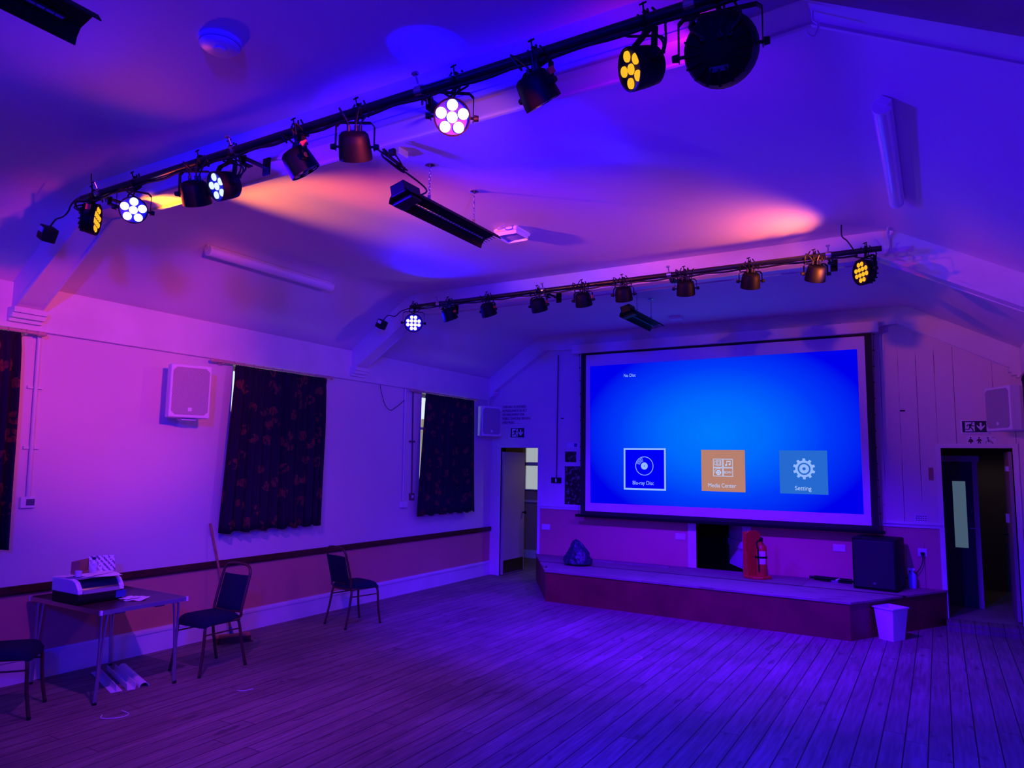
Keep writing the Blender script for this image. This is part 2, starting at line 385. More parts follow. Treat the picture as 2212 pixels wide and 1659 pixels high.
# windows on the left wall
for i, (a, b) in enumerate(WIN):
    fr = MB(); x0 = XL-.20
    for y0, y1, z0, z1 in ((a, a+.05, WZ0, WZ1), (b-.05, b, WZ0, WZ1), (a, b, WZ0, WZ0+.05), (a, b, WZ1-.05, WZ1), ((a+b)/2-.02, (a+b)/2+.02, WZ0, WZ1), (a, b, 2.40, 2.44)):
        fr.box((x0-.02, y0, z0), (x0+.03, y1, z1))
    o = struct(fr.build('window_%d' % (i+1), M_trim))
    MB().box((x0, a+.05, WZ0+.05), (x0+.004, b-.05, WZ1-.05)).build('pane', M_glass, o)
    MB().box((XL-.17, a-.0, WZ0-.012), (XL+.03, b+.0, WZ0+.008)).build('sill', M_trim, o)

# ------------------------------------------------------------------ doors and what is behind them
M_door = mat('beige_door_paint', (.50, .44, .36), .5, noise=(2, .1))
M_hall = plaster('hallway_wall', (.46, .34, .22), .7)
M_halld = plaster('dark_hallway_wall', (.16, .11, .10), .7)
# left hallway
h = MB(); h.box((-8.2, 12.9, 0), (-7.42, 13.0, 2.6)); h.box((-7.42, 12.9, 0), (-6.3, 13.0, 1.36)); h.box((-7.42, 12.9, 2.42), (-6.3, 13.0, 2.6)); h.box((-6.3, 12.9, 0), (-4.9, 13, 2.6))
h.box((-8.3, 10.6, 0), (-8.2, 13, 2.6)); h.box((-8.2, 10.6, 0), (-7.0, 10.76, 2.6)); h.box((-4.9, 10.76, 0), (-4.8, 13, 2.6)); struct(h.build('wall_hallway_left', M_hall))
struct(MB().box((-8.3, 10.77, 2.6), (-4.8, 13, 2.7)).box((-8.3, 10.6, 2.6), (-7.05, 10.77, 2.7)).build('ceiling_hallway_left', M_hall))
struct(MB().box((-8.3, YB+.02, -.2), (-4.8, 13, 0)).build('floor_hallway_left', M_floor))
trim(9, MB().box((-8.2, 12.87, 1.12), (-4.9, 12.9, 1.16)).box((-8.2, 12.88, 0), (-4.9, 12.9, .16)))
M_sky = emis('daylit_window_glass', (.34, .38, .42), 1.0)
o = struct(MB().box((-7.42, 12.92, 1.36), (-7.36, 12.97, 2.42)).box((-6.9, 12.92, 1.36), (-6.85, 12.97, 2.42)).box((-7.42, 12.90, 1.34), (-6.3, 12.97, 1.38)).box((-7.42, 12.92, 1.86), (-6.3, 12.97, 1.93)).build('window_4', M_trim))
MB().box((-7.36, 12.955, 1.38), (-6.3, 12.965, 2.42)).build('pane', M_sky, o)
def jamb(mb, a, b, z, w_=.06, y=YB, d_=.02):
    mb.box((a-w_, y-d_, 0), (a, y+.16, z+w_)); mb.box((b, y-d_, 0), (b+w_, y+.16, z+w_)); mb.box((a, y-d_, z), (b, y+.16, z+w_)); return mb
d1 = struct(jamb(MB(), -6.53, -5.79, 2.17, .045).build('door_1', M_trim))
leaf = MB().box((-6.529, YB+.03, .01), (-6.49, YB+.03+.74, 2.10)).build('door_leaf', M_door, d1)
MB().box((-6.489, YB+.06, .02), (-6.487, YB+.74, .24)).build('kick_plate', mat('dull_kick_plate', (.20, .18, .17), .35, 1), leaf)
MB().cyl((-6.49, YB+.70, 1.03), (-6.44, YB+.70, 1.03), .012).lathe([(.0, 0), (.026, .005), (.028, .02), (.015, .032), (0, .034)], Tr(-6.445, YB+.70, 1.03) @ Matrix.Rotation(PI/2, 4, 'Y'), 14).build('door_knob', M_black, leaf, smooth=40)
# opening under the screen
d2 = struct(jamb(MB(), -3.12, -2.45, 2.05, .12).build('door_2', M_trim))
k = MB()
Mh = Tr(-2.46, YB+.17, 0) @ Matrix.Rotation(math.radians(-58), 4, 'Z')
for i in range(6): k.box((-.64+i*.105, -.02, .43), (-.64+i*.105+.100, 0, 2.0), Mh)
lf = k.build('door_leaf', M_trim, d2)
MB().box((-.63, -.045, .72), (-.02, -.02, .82), Mh).box((-.63, -.045, 1.5), (-.02, -.02, 1.6), Mh).build('ledge', M_trim, lf)
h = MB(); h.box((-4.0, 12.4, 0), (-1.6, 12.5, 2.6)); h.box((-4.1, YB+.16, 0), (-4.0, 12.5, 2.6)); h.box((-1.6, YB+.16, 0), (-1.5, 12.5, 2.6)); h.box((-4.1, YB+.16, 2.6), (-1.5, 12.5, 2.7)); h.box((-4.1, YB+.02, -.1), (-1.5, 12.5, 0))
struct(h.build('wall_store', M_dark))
# right hallway
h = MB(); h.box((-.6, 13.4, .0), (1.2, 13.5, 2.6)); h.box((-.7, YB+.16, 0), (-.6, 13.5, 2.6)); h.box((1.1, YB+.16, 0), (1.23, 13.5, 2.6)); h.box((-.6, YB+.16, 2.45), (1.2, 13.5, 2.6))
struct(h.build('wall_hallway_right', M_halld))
struct(MB().box((-.6, YB+.0, -.1), (1.2, 13.4, .08)).build('floor_hallway_right', mat('hallway_lino', (.30, .24, .19), .5, noise=(2, .3))))
trim(10, MB().box((.0, 10.20, 0), (XR-.02, YB-.001, .05)).box((.0, 10.30, .05), (XR-.02, YB-.001, .08)), M_floor)
d3 = struct(jamb(MB(), .03, .78, 2.18, .055).build('door_3', M_trim))
lf = MB().box((.745, YB+.17, .09), (.785, YB+.17+.74, 2.14)).build('door_leaf', M_door, d3)
MB().cyl((.745, YB+.84, 1.08), (.69, YB+.84, 1.08), .011).tube([(.695, YB+.84, 1.08), (.695, YB+.78, 1.075)], .010, 8, 0).build('door_handle', M_black, lf)
MB().box((.715, YB+.20, 1.9), (.745, YB+.40, 1.96)).box((.71, YB+.55, 1.25), (.745, YB+.6, 1.36)).build('door_closer', M_white, lf)
# glazed black door inside the right hallway
d4 = struct(MB().box((-.03, 11.58, 2.02), (.47, 11.68, 2.10)).box((.385, 11.58, .08), (.445, 11.68, 2.02)).build('door_4', mat('grey_frame_paint', (.42, .36, .34), .5)))
lf = MB().box((-.60, 11.60, .085), (.150, 11.64, 2.02)).box((.302, 11.60, .085), (.384, 11.64, 2.02)).box((.150, 11.60, .085), (.302, 11.64, .86)).box((.150, 11.60, 1.755), (.302, 11.64, 2.02)).build('door_leaf', M_dark, d4)
MB().box((.150, 11.615, .86), (.302, 11.625, 1.755)).build('glass_panel', None or emis('frosted_daylit_glass', (.055, .095, .15), 1.0), lf)
MB().tube([(.33, 11.60, 1.13), (.33, 11.56, 1.13), (.43, 11.56, 1.13)], .008, 8, 0).build('door_handle', M_alu, lf)

# ------------------------------------------------------------------ lighting bars and stage lights
def bar(name, x0, x1, y, z, label, hooks, ybeam, short=None):
    t = tag(empty(name, ((x0+x1)/2, y, z)), label, 'lighting bar'); cx = (x0+x1)/2
    m = MB().cyl((x0-cx, 0, 0), (x1-cx, 0, 0), .0245, n=20)
    m.build('pipe', M_tube, t, smooth=40)
    m = MB(); m.tube([(x0-cx+.1+i*.1, -.005+.004*math.sin(i*1.7), -.032-.010*math.sin(i*.9)**2) for i in range(int((x1-x0)/.1)-1)], .009, 6, 2)
    m.build('power_cable', M_cable, t, smooth=60)
    for hx in hooks:
        h = MB(); X = hx-cx
        # half-coupler collar round the pipe
        for k in range(20):
            a0, a1 = 2*PI*k/20, 2*PI*(k+1)/20; r0, r1 = .0255, .031
            h._add([(X-.022, r*math.cos(a), r*math.sin(a)) for a in (a0, a1) for r in (r0, r1)]+[(X+.022, r*math.cos(a), r*math.sin(a)) for a in (a0, a1) for r in (r0, r1)],
                   [(0, 1, 3, 2), (4, 6, 7, 5), (0, 4, 5, 1), (2, 3, 7, 6), (0, 2, 6, 4), (1, 5, 7, 3)])
        h.cyl((X, -.02, .03), (X, -.045, .075), .006, n=8); h.box((X-.016, -.055, .065), (X+.016, -.035, .078))
        h.cyl((X-.01, .03, -.03), (X-.01, .03, -.055), .006, n=8); h.cyl((X+.012, .03, -.02), (X+.012, .045, -.05), .005, n=8)
        c = h.build('coupler', M_chrome, t)
        b = MB(); dy = ybeam-y
        b.box((X-.02, .028, -.018), (X+.02, dy, -.010)); b.box((X-.03, dy-.012, -.06), (X+.03, dy, .05)); b.box((X-.02, .07, -.05), (X+.02, .08, .0)); b.box((X-.02, .07, -.055), (X+.02, .13, -.047))
        b.build('bracket', M_black, t)
    return t
BY1, BZ1, BY2, BZ2 = 2.66, 3.745, 6.65, 3.765
bar('lighting_bar', -5.22, -.30, BY1, BZ1, 'long black lighting bar nearest the camera hung along the front of the nearer boxed beam', [-5.0, -3.57, -2.15, -.78], 2.915)
bar('lighting_bar', -5.42, -.335, BY2, BZ2, 'black lighting bar farther off, hung along the beam in front of the projection screen', [-5.0, -3.59, -2.19, -.75], 7.015)

Rv, Fv = Vector((.8585, .5128, 0)), Vector((-.5128, .8585, 0))
def vdir(r, f, u): return (Rv*r+Fv*f+Vector((0, 0, 1))*u).normalized()
def tocam(P, dr=0, du=0): return ((Vector((0, 0, 1.9))-Vector(P)).normalized()+Rv*dr+Vector((0, 0, 1))*du).normalized()
LP6 = [(0, 0)]+[(.058*math.sin(2*PI*k/5), .058*math.cos(2*PI*k/5)) for k in range(5)]
LP12 = [(-.022, .068), (.022, .068), (-.066, .024), (-.022, .024), (.022, .024), (.066, .024), (-.066, -.022), (-.022, -.022), (.022, -.022), (.066, -.022), (-.022, -.066), (.022, -.066)]
M_plate = mat('led_glow_plate', (.03, .03, .30), .5)  # blue LED glow painted into the plate colour of lit cans
M_lensoff = mat('unlit_lens', (.10, .10, .11), .12)
def stage_light(P, d, pipe, kind, lm, label, group, sticker=False, seed=0):
    rnd = random.Random(seed)
    P = Vector(P); d = Vector(d).normalized(); s_ = d.cross(Vector((0, 0, 1))).normalized(); u = s_.cross(d)
    M = Matrix(((s_.x, d.x, u.x, P.x), (s_.y, d.y, u.y, P.y), (s_.z, d.z, u.z, P.z), (0, 0, 0, 1)))
    t = tag(empty('stage_light', M=M), label, 'stage light', group)
    r, L, k = {'small': (.088, .125, 1.0), 'flat': (.112, .085, 1.25), 'big': (.145, .15, 1.5)}[kind]
    Yx = Matrix.Rotation(-PI/2, 4, 'X')   # local z -> +y (lens side)
    pf = [(r*.25, -L*.62), (r*.70, -L*.60), (r*.86, -L*.50), (r*.93, -L*.2), (r, L*.36), (r, L*.50), (r*.93, L*.50), (r*.92, L*.38)]
    b = MB().lathe(pf, Yx, 32)
    if kind != 'small':
        for q in range(16):
            a = 2*PI*q/16; b.box((r*.45, -L*.66, -.004), (r*.90, -L*.3, .004), Matrix.Rotation(a, 4, 'Y'))
    b.build('can_body', M_black, t, smooth=40)
    if kind == 'big':
        MB().box((-.035, -L*.625, -.075), (.035, -L*.61, -.055)).build('rating_plate', mat('grey_rating_label', (.10, .10, .14), .5), t)
    lp = MB().lathe([(r*.91, L*.385), (r*.91, L*.40)], Yx, 28).build('lens_plate', M_plate if lm is M_ledw or lm is M_ledb else M_blackp, t)
    pts = LP12 if kind != 'small' else [(x*.95, z*.95) for x, z in LP6]
    for x, z in pts:
        q = (.0265 if lm is M_ledw else .0225) if kind == 'small' else .0195
        if kind == 'big': x, z, q = x*1.4, z*1.4, .027
        MB().lathe([(q, L*.405), (q*.95, L*.46), (q*.6, L*.50), (.0, L*.51)], Tr(x, 0, z) @ Yx, 14, caps=False).build('lens', lm, t, smooth=60)
    # yoke: two arms from the knobs up towards the pipe, joined by a cross bar
    Mi = M.inverted(); v = Mi @ Vector(pipe); v.x = 0; dist = v.length; v.normalize()
    w_ = r+.014; topd = dist-.065; y = MB(); c = v.cross(Vector((1, 0, 0)))
    for sx in (-1, 1):
        y.tube([(sx*w_, 0, 0), tuple(Vector((sx*w_, 0, 0))+v*(topd*.85)), tuple(Vector((sx*w_*.85, 0, 0))+v*topd)], .0, 4, 0) if False else None
        A = Vector((sx*w_, 0, 0))-v*.018; B = Vector((sx*w_, 0, 0))+v*(topd-.02); C = Vector((sx*(w_-.02), 0, 0))+v*topd
        h_ = .014
        for a_, b_ in ((A, B), (B, C)):
            dd = (b_-a_).normalized(); nn = dd.cross(c).normalized()*.002
            y._add([a_-c*h_-nn, a_+c*h_-nn, a_+c*h_+nn, a_-c*h_+nn, b_-c*h_-nn, b_+c*h_-nn, b_+c*h_+nn, b_-c*h_+nn], [(0, 1, 2, 3), (4, 7, 6, 5), (0, 4, 5, 1), (1, 5, 6, 2), (2, 6, 7, 3), (3, 7, 4, 0)])
    a_, b_ = Vector((-(w_-.02), 0, 0))+v*topd, Vector((w_-.02, 0, 0))+v*topd; nn = v*.002
    y._add([a_-c*.014-nn, a_+c*.014-nn, a_+c*.014+nn, a_-c*.014+nn, b_-c*.014-nn, b_+c*.014-nn, b_+c*.014+nn, b_-c*.014+nn], [(0, 1, 2, 3), (4, 7, 6, 5), (0, 4, 5, 1), (1, 5, 6, 2), (2, 6, 7, 3), (3, 7, 4, 0)])
    y.build('yoke', M_black, t)
    for sx in (-1, 1):
        MB().cyl((sx*(r*.8), 0, 0), (sx*(w_+.012), 0, 0), .007, n=8).cyl((sx*(w_+.004), 0, 0), (sx*(w_+.026), 0, 0), .017, .014, n=12).build('knob', M_blackp, t)
    if sticker:
        A = Vector((w_, 0, 0))+v*(topd-.06)
        MB().box(tuple(A-Vector((.003, .015, .02))), tuple(A+Vector((.004, .015, .02)))).build('sticker', M_orange, t)
    # hook clamp round the pipe (hook plate, bolt, wing nut)
    Pp = Mi @ Vector(pipe); ax = (Mi.to_3x3() @ Vector((1, 0, 0))); wz = (Mi.to_3x3() @ Vector((0, 0, 1))); wy = (Mi.to_3x3() @ Vector((0, 1, 0)))
    k_ = MB(); hook = []
    for q in range(-4, 13):
        a = -PI/2+q*PI/10 if False else (-PI*.6+q*PI*1.25/12); hook.append(Pp+wy*(.031*math.cos(a))+wz*(.031*math.sin(a)))
    k_.tube(hook, .010, 6, 1); k_.cyl(Pp-wz*.03, v*topd, .011, n=8); k_.cyl(Pp-wy*.02+wz*.03, Pp-wy*.03+wz*.062, .004, n=6); k_.cyl(Pp-ax*.016-wy*.028+wz*.055, Pp+ax*.016-wy*.028+wz*.06, .0045, n=6)
    k_.build('clamp', M_black, t, smooth=40)
    # signal and power leads drooping from the back of the can to the pipe
    for q in range(3):
        sx = (-1, 1, .3)[q]; st = Vector((sx*r*.35, -L*.5, r*.25)); en = Pp+ax*(sx*(.06+.03*rnd.random()))-wz*.03
        mid = (st+en)*.5+Vector((sx*.035, -.06-.04*rnd.random(), 0))
        MB().tube([st, st+Vector((0, -.045, .02)), mid, en-wz*.02, en, Pp+ax*(sx*.03)+wz*(.03+.03*rnd.random())], .0055, 6, 4).cyl(st, st+Vector((0, -.04, .015)), .010, n=8).build('cable', M_cable, t, smooth=60)
    return t
G1, G2 = 'stage lights on the near lighting bar', 'stage lights on the far lighting bar'
A = stage_light
def fixture_spot(t, name, c, W, cone, blend, rad, off=.12, aim=None):
    """spot at a fixture, along its lens or turned to an added aim"""
    l = bpy.data.lights.new(name, 'SPOT'); l.color = c; l.energy = W; l.spot_size = math.radians(cone); l.spot_blend = blend; l.shadow_soft_size = rad
    o = bpy.data.objects.new(name, l); COL.objects.link(o)
    M = t.matrix_world; d = (M.to_3x3() @ Vector((0, 1, 0))) if aim is None else (Vector(aim)-M.translation).normalized()
    P = M.translation+(M.to_3x3() @ Vector((0, off, 0)))
    o.matrix_world = Matrix.Translation(P) @ d.to_track_quat('-Z', 'Y').to_matrix().to_4x4(); return o
def p1(x, z=3.555): return (x, BY1, z)
def p2(x, z=3.60): return (x, BY2, z)
P_ = p1(-5.08, 3.575); L1 = A(P_, (.645, .757, -.10), (-5.06, BY1, BZ1), 'flat', M_leda, 'amber lit stage light seen edge-on at the wall end of the near bar', G1, True, 1)
P_ = p1(-4.57, 3.55); L2 = A(P_, tocam(P_), (-4.57, BY1, BZ1), 'flat' if 0 else 'small', M_ledw, 'glaring blue-white stage light facing the camera beside the amber edge-on one', G1, False, 2)
P_ = p1(-3.91, 3.54); N3 = A(P_, vdir(.02, .55, -.8), (-3.88, BY1, BZ1), 'small', M_lensoff, 'unlit black stage light between the glaring blue-white one and the dim blue one', G1, False, 3)
P_ = p1(-3.63, 3.54); L4 = A(P_, (-.16, -.97, -.42), (-3.58, BY1, BZ1), 'small', M_ledb, 'dim blue lit stage light turned aside with its six lenses showing', G1, False, 4)
P_ = p1(-2.99, 3.55); N5 = A(P_, vdir(.50, .30, -.80), (-3.03, BY1, BZ1), 'small', M_lensoff, 'unlit black stage light tilted sideways with an orange sticker, beside the dim blue one', G1, True, 5)
P_ = p1(-2.58, 3.55); N6 = A(P_, vdir(.0, .6, -.8), (-2.56, BY1, BZ1), 'small', M_lensoff, 'unlit black stage light hanging upright above the ceiling heater, next to the brightest light', G1, False, 6)
P_ = p1(-1.95, 3.56); L7 = A(P_, tocam(P_), (-1.93, BY1, BZ1), 'small', M_ledw, 'brightest blue-white stage light facing the camera at the middle of the near bar', G1, False, 7)
P_ = p1(-1.48, 3.57); N8 = A(P_, vdir(.50, .35, -.80), (-1.50, BY1, BZ1), 'small', M_lensoff, 'unlit black tilted stage light between the brightest one and the amber six-lens one', G1, True, 8)
P_ = p1(-.985, 3.54); L9 = A(P_, (-.68, -.74, -.36), (-.97, BY1, BZ1), 'small', M_leda, 'amber stage light with six glowing lenses beside the big round black one', G1, False, 9)
P_ = p1(-.665, 3.52); L10 = A(P_, (-.12, .86, .50), (-.67, BY1, BZ1), 'big', M_lensoff, 'largest round black stage light, its ribbed back towards the camera', G1, False, 10)
P_ = p2(-5.37, 3.565); K1 = A(P_, tocam(P_), (-5.36, BY2, BZ2), 'flat', M_ledw, 'glaring white twelve-lens stage light at the window wall end of the far bar', G2, False, 11)
FAR = [(-4.84, 3.615, 'nearest the glaring twelve-lens one'), (-4.30, 3.615, 'second after the twelve-lens white one'), (-3.65, 3.605, 'third after the twelve-lens white one'),
       (-3.12, 3.61, 'fourth after the twelve-lens white one'), (-2.67, 3.62, 'just above the small far heater'), (-2.03, 3.61, 'fourth before the amber end light'),
       (-1.42, 3.61, 'third before the amber end light'), (-.86, 3.61, 'next to the amber end light')]
FK = []
for i, (x, z, l) in enumerate(FAR):
    FK.append(A(p2(x, z), vdir(.34-.045*i, .30+.03*i, -.88), (x-.01, BY2, BZ2), 'small', M_lensoff, 'unlit black stage light on the far bar, '+l, G2, i < 4, 20+i))
P_ = p2(-.47, 3.575); K10 = A(P_, (-.77, -.63, -.12), (-.46, BY2, BZ2), 'flat', M_leda, 'amber twelve-lens stage light at the door end of the far bar', G2, False, 30)
bpy.context.view_layer.update()
# spots at lit and unlit fixtures; most aimed ones added to colour surfaces
FIX = {
 'edge_near_patch': (L1, (1.000, 0.22, 0.000), 270, 50, .9, .05, .10, (-4.50, 3.75, 3.98)),
 'near_wall': (L2, (1.000, 0.076, 0.000), 11, 160, .9, .05, .12, None),
 'near_dark_three': (N3, (0.50, 0.045, 1.000), 230, 90, .9, .05, .12, None),
 'near_dim': (L4, (0.019, 0.000, 1.000), 50.5, 150, .9, .05, .12, None),
 'near_dark_six': (N6, (0.044, 0.000, 1.000), 225, 90, .9, .05, .12, None),
 'middle_spill': (L7, (0.0, 0.000, 1.000), 200, 48, .45, .03, -.17, (-2.10, 2.62, 4.03)),  # added behind the can to put a pool on the ceiling
 'far_pool': (K1, (0.000, 0.000, 1.000), 118, 100, .9, .05, .12, (-3.2, 5.2, 4.03)),
 'slope_right': (N3, (0.02, 0.000, 1.000), 700, 90, .9, .05, .12, (.5, 4.6, 3.6)),  # added at an unlit can to brighten the right slope
 'beam_far_warm': (L1, (1.000, 0.066, 0.000), 373, 40, .9, .05, .12, (-1.2, 7.0, 3.85)),
 'beam_far_blue': (N8, (0.000, 0.000, 1.000), 478, 60, .9, .05, .12, (-3.9, 7.0, 3.9)),  # added at an unlit can to tint the far beam
 'wall_pink_near': (L9, (1.000, 0.06, 0.156), 600, 38, .9, .05, .30, (-6.7, 3.95, 3.05)),
 'slope_left': (N8, (1.000, 0.216, 0.000), 22.4, 80, .9, .05, .12, (-6.4, 5.2, 3.5)),  # added at an unlit can to warm the left slope
 'near_dark_eight': (N8, (0.000, 0.000, 1.000), 2.22e+03, 90, .9, .05, .12, None),
 'big_beam': (L10, (1.000, 0.012, 0.000), 5.03, 70, .8, .05, .16, (-1.15, 3.0, 3.95)),
 'big_pool': (L10, (0.20, 0.000, 1.000), 28, 110, .9, .05, .16, (-2.3, 4.9, 4.03)),
 'far_two': (FK[1], (0.045, 0.000, 1.000), 1.2e+03, 100, .9, .05, .12, None),
 'far_seven': (FK[6], (0.080, 0.000, 1.000), 1.62e+03, 100, .9, .05, .12, None),
 'far_end_blue': (K10, (0.000, 0.000, 1.000), 11.7, 160, .9, .05, .12, None),  # wide blue light set at the amber fixture, unlike its lens
 'far_amber_patch': (K10, (1.000, 0.17, 0.000), 85, 120, 1.0, .05, .25, (-1.75, 6.45, 4.03)),
}
for k, v in FIX.items(): fixture_spot(v[0], k, *v[1:7], aim=v[7])

# splitter boxes and their leads at the wall ends of the bars
def splitter(x, y, z, label, pts):
    t = tag(empty('power_splitter', (x, y, z)), label, 'power splitter')
    Mr = Matrix.Rotation(.5, 4, 'Y')
    MB().rbox((-.05, -.05, -.06), (.05, .05, .05), .012, M=Mr).build('box_body', M_blackp, t)
    MB().rbox((-.028, -.058, .0), (.028, -.045, .038), .004, M=Mr).build('plug', M_white, t)
    MB().tube(pts, .006, 6, 5).build('lead', M_cable, t, smooth=60)
    return t
splitter(-5.66, 2.66, 3.56, 'black plug splitter hanging beside the wall end of the near lighting bar', [(.03, 0, .05), (.10, .0, .09), (.17, .01, .10), (.26, 0, .12), (.30, 0, .17), (.38, 0, .20), (.46, 0, .185)])
splitter(-5.88, 6.66, 3.60, 'black plug splitter hanging off the wall end of the far lighting bar', [(.03, 0, .05), (.10, .0, .10), (.20, .01, .08), (.30, 0, .13), (.40, 0, .15), (.50, 0, .165)])
# hanging wire tails and hooks
def hookup(name, pts, r, m_, label, cat, grp=None): return tag(MB().tube(pts, r, 6, 5).build(name, m_, smooth=60), label, cat, grp)
hookup('wire_tail', [(-.555, 6.65, 3.79), (-.60, 6.65, 3.87), (-.64, 6.65, 3.92), (-.64, 6.65, 4.02)], .006, M_cable, 'thin black wire sticking up from the far lighting bar above its amber end light', 'wire')
hookup('wire_tail', [(-5.05, 2.64, 3.77), (-5.08, 2.64, 3.84), (-5.09, 2.64, 3.90)], .004, M_cable, 'thin black wire sticking up from the near lighting bar at its wall end', 'wire')
def hk(x, y, z): return [(x, y, z), (x, y, z-.04), (x+.02, y, z-.07), (x+.005, y, z-.115), (x-.02, y, z-.10), (x-.022, y, z-.08)]
hookup('ceiling_hook', hk(-.37, 3.02, 3.80), .005, M_white, 'white hook screwed under the nearer beam, beyond the big round stage light', 'hook')
hookup('ceiling_hook', hk(-5.2, 3.02, 3.80), .005, M_white, 'white hook under the nearer beam beside the amber edge-on stage light', 'hook')
hookup('wall_pipe', [(-.29, 6.90, 4.02), (-.30, 6.98, 3.96), (-.30, 7.00, 3.86), (-.335, 6.99, 3.80)], .012, M_trim, 'white curved conduit dropping down the far beam behind the end of its lighting bar', 'conduit')

# ------------------------------------------------------------------ infrared heaters
def heater(x, y0, y1, z, label, roses, lit=False, coil=False):
    t = tag(empty('infrared_heater', (x, (y0+y1)/2, z)), label, 'heater', 'ceiling heaters hung on chains'); h = (y1-y0)/2
    XZ = Matrix(((1, 0, 0, 0), (0, 0, 1, 0), (0, 1, 0, 0), (0, 0, 0, 1))); R_ = Matrix.Rotation(math.radians(-14), 4, 'Y')
    up = [(-.100, -.035), (-.085, .0), (-.05, .030), (.05, .030), (.085, .005), (.105, -.035)]; dn = [(.100, -.038), (.078, -.004), (.045, .020), (-.045, .020), (-.078, -.006), (-.094, -.038)]
    MB().prism(up+dn, -h, h, R_ @ XZ).build('reflector_housing', M_black, t, bevel=.002)
    MB().cyl((-.020, -h*.80, -.004), (-.020, h*.85, -.004), .009, n=10).build('heating_tube', mat('quartz_tube', (.35, .40, .45), .12, .5), t, smooth=40)
    g = MB()
    for q in range(7): xx = -.081+q*.027; g.box((xx-.0015, -h*.72, -.040), (xx+.0015, h*.9, -.037), R_)
    n = int(h*2*.8/.035)
    for q in range(n): yy = -h*.72+q*.035; g.box((-.084, yy-.0012, -.0405), (.084, yy+.0012, -.0375), R_)
    g.build('wire_grille', M_black, t)
    MB().rbox((-.06, -h-.01, -.01), (.06, -h+.17, .075), .006, M=R_).build('control_box', M_blackp, t)
    MB().rbox((-.085, -h+.02, -.055), (.085, -h+.13, -.03), .01, M=R_).build('end_cap', M_blackp, t)
    for ry in roses:
        Y = ry-(y0+y1)/2; top = ZC-z
        b = MB().box((-.012, Y-.025, .028), (.012, Y+.025, .034)).box((-.012, Y-.004, .03), (.012, Y+.004, .10)).build('bracket', M_chrome, t)
        c = MB(); zz = .09; q = 0
        while zz < top-.03:
            e = [(math.cos(a)*.008, 0, math.sin(a)*.016) for a in [2*PI*w/8 for w in range(8)]]
            if q % 2: e = [(0, ex, ez) for ex, _, ez in e]
            c.tube([(ex, Y+ey, zz+.014+ez) for ex, ey, ez in e], .0024, 5, 1, closed=True); zz += .024; q += 1
        ch = c.build('chain', M_chrome, t, smooth=60)
        MB().lathe([(.032, -.002), (.036, -.010), (.015, -.018), (.006, -.024), (.0, -.024)], Tr(0, Y, top), 20).build('ceiling_rose', M_chrome, ch, smooth=50)
    if coil:
        pts = [(-.07, -.24-h, top-.02)]
        for q in range(4): 
            sx = .018 if q % 2 else -.018
            pts += [(-.05+.012*q+sx, -.20-h+.05*q, top-.06-.008*q), (-.04+.01*q-sx, .08-h, top-.12-.01*q), (-.045-sx, -.10-h, top-.10)]
        pts += [(-.02, .20-h, top-.16), (.0, .30-h, .12), (.0, .20-h, .05)]
        MB().tube(pts, .0065, 6, 4).build('coiled_lead', M_cable, t, smooth=60)
    return t
heater(-3.05, 3.58, 4.72, 3.70, 'black infrared heater on chains between the two boxed beams', [3.91, 4.48], coil=True)
heater(-3.08, 7.75, 8.80, 3.70, 'small looking infrared heater beyond the far lighting bar, before the screen', [8.1, 8.60])
heater(-3.00, .35, 1.49, 3.70, 'nearest infrared heater, only its end showing at the edge of the view', [.7, 1.2])
t = tag(empty('ceiling_socket', (-3.10, 3.62, ZC)), 'white socket box on the ceiling with the coiled heater lead plugged in', 'socket')
MB().rbox((-.045, -.05, -.05), (.045, .05, 0), .005).build('box', M_white, t); MB().rbox((-.03, -.075, -.06), (.02, -.045, -.015), .006).build('plug', M_blackp, t)

# ------------------------------------------------------------------ ceiling sensors
def smoke(x, y, r, label):
    t = tag(empty('smoke_detector', (x, y, ZC)), label, 'smoke detector')
    MB().lathe([(0, 0), (r, 0), (r*1.02, -.012), (r, -.018)], n=36).build('base', M_white, t, smooth=40)
    MB().lathe([(r*.94, -.018), (r*.95, -.032), (r*.80, -.045), (0, -.047)], n=36).build('cover', M_white, t, smooth=40)
    g = MB().lathe([(r*.955, -.024), (r*.965, -.024), (r*.965, -.029), (r*.955, -.029)], n=36, caps=False); g.build('vent_slot', mat('grey_vent', (.25, .25, .27), .5), t)
    MB().lathe([(r*.28, -.046), (r*.28, -.052), (.0, -.053)], n=16).build('test_button', M_white, t)
    return t
smoke(-3.07, 2.17, .105, 'round white smoke detector on the ceiling in front of the nearer beam')
t = tag(empty('wireless_access_point', (-3.28, 5.45, ZC)), 'square white box with rounded corners on the ceiling beyond the heater', 'ceiling unit')
MB().rbox((-.13, -.13, -.045), (.13, .13, 0), .03, 3).build('housing', M_white, t, smooth=40); MB().rbox((-.115, -.115, -.06), (.115, .115, -.044), .03, 2).build('cover', M_white, t, smooth=40)
MB().tube([(.0, -.13, -.01), (-.02, -.19, -.045), (.0, -.24, -.05), (.025, -.20, -.02), (.02, -.17, -.0)], .005, 6, 4).build('lead', M_white, t)
t = tag(empty('alarm_box', (-3.14, 9.80, ZC)), 'small white box with a wire on the ceiling near the screen', 'alarm')
MB().rbox((-.09, -.06, -.05), (.09, .06, 0), .008).build('housing', M_white, t); MB().tube([(.09, 0, -.02), (.12, 0, -.05), (.11, 0, -.10), (.13, 0, -.12)], .005, 6, 3).build('lead', M_white, t)

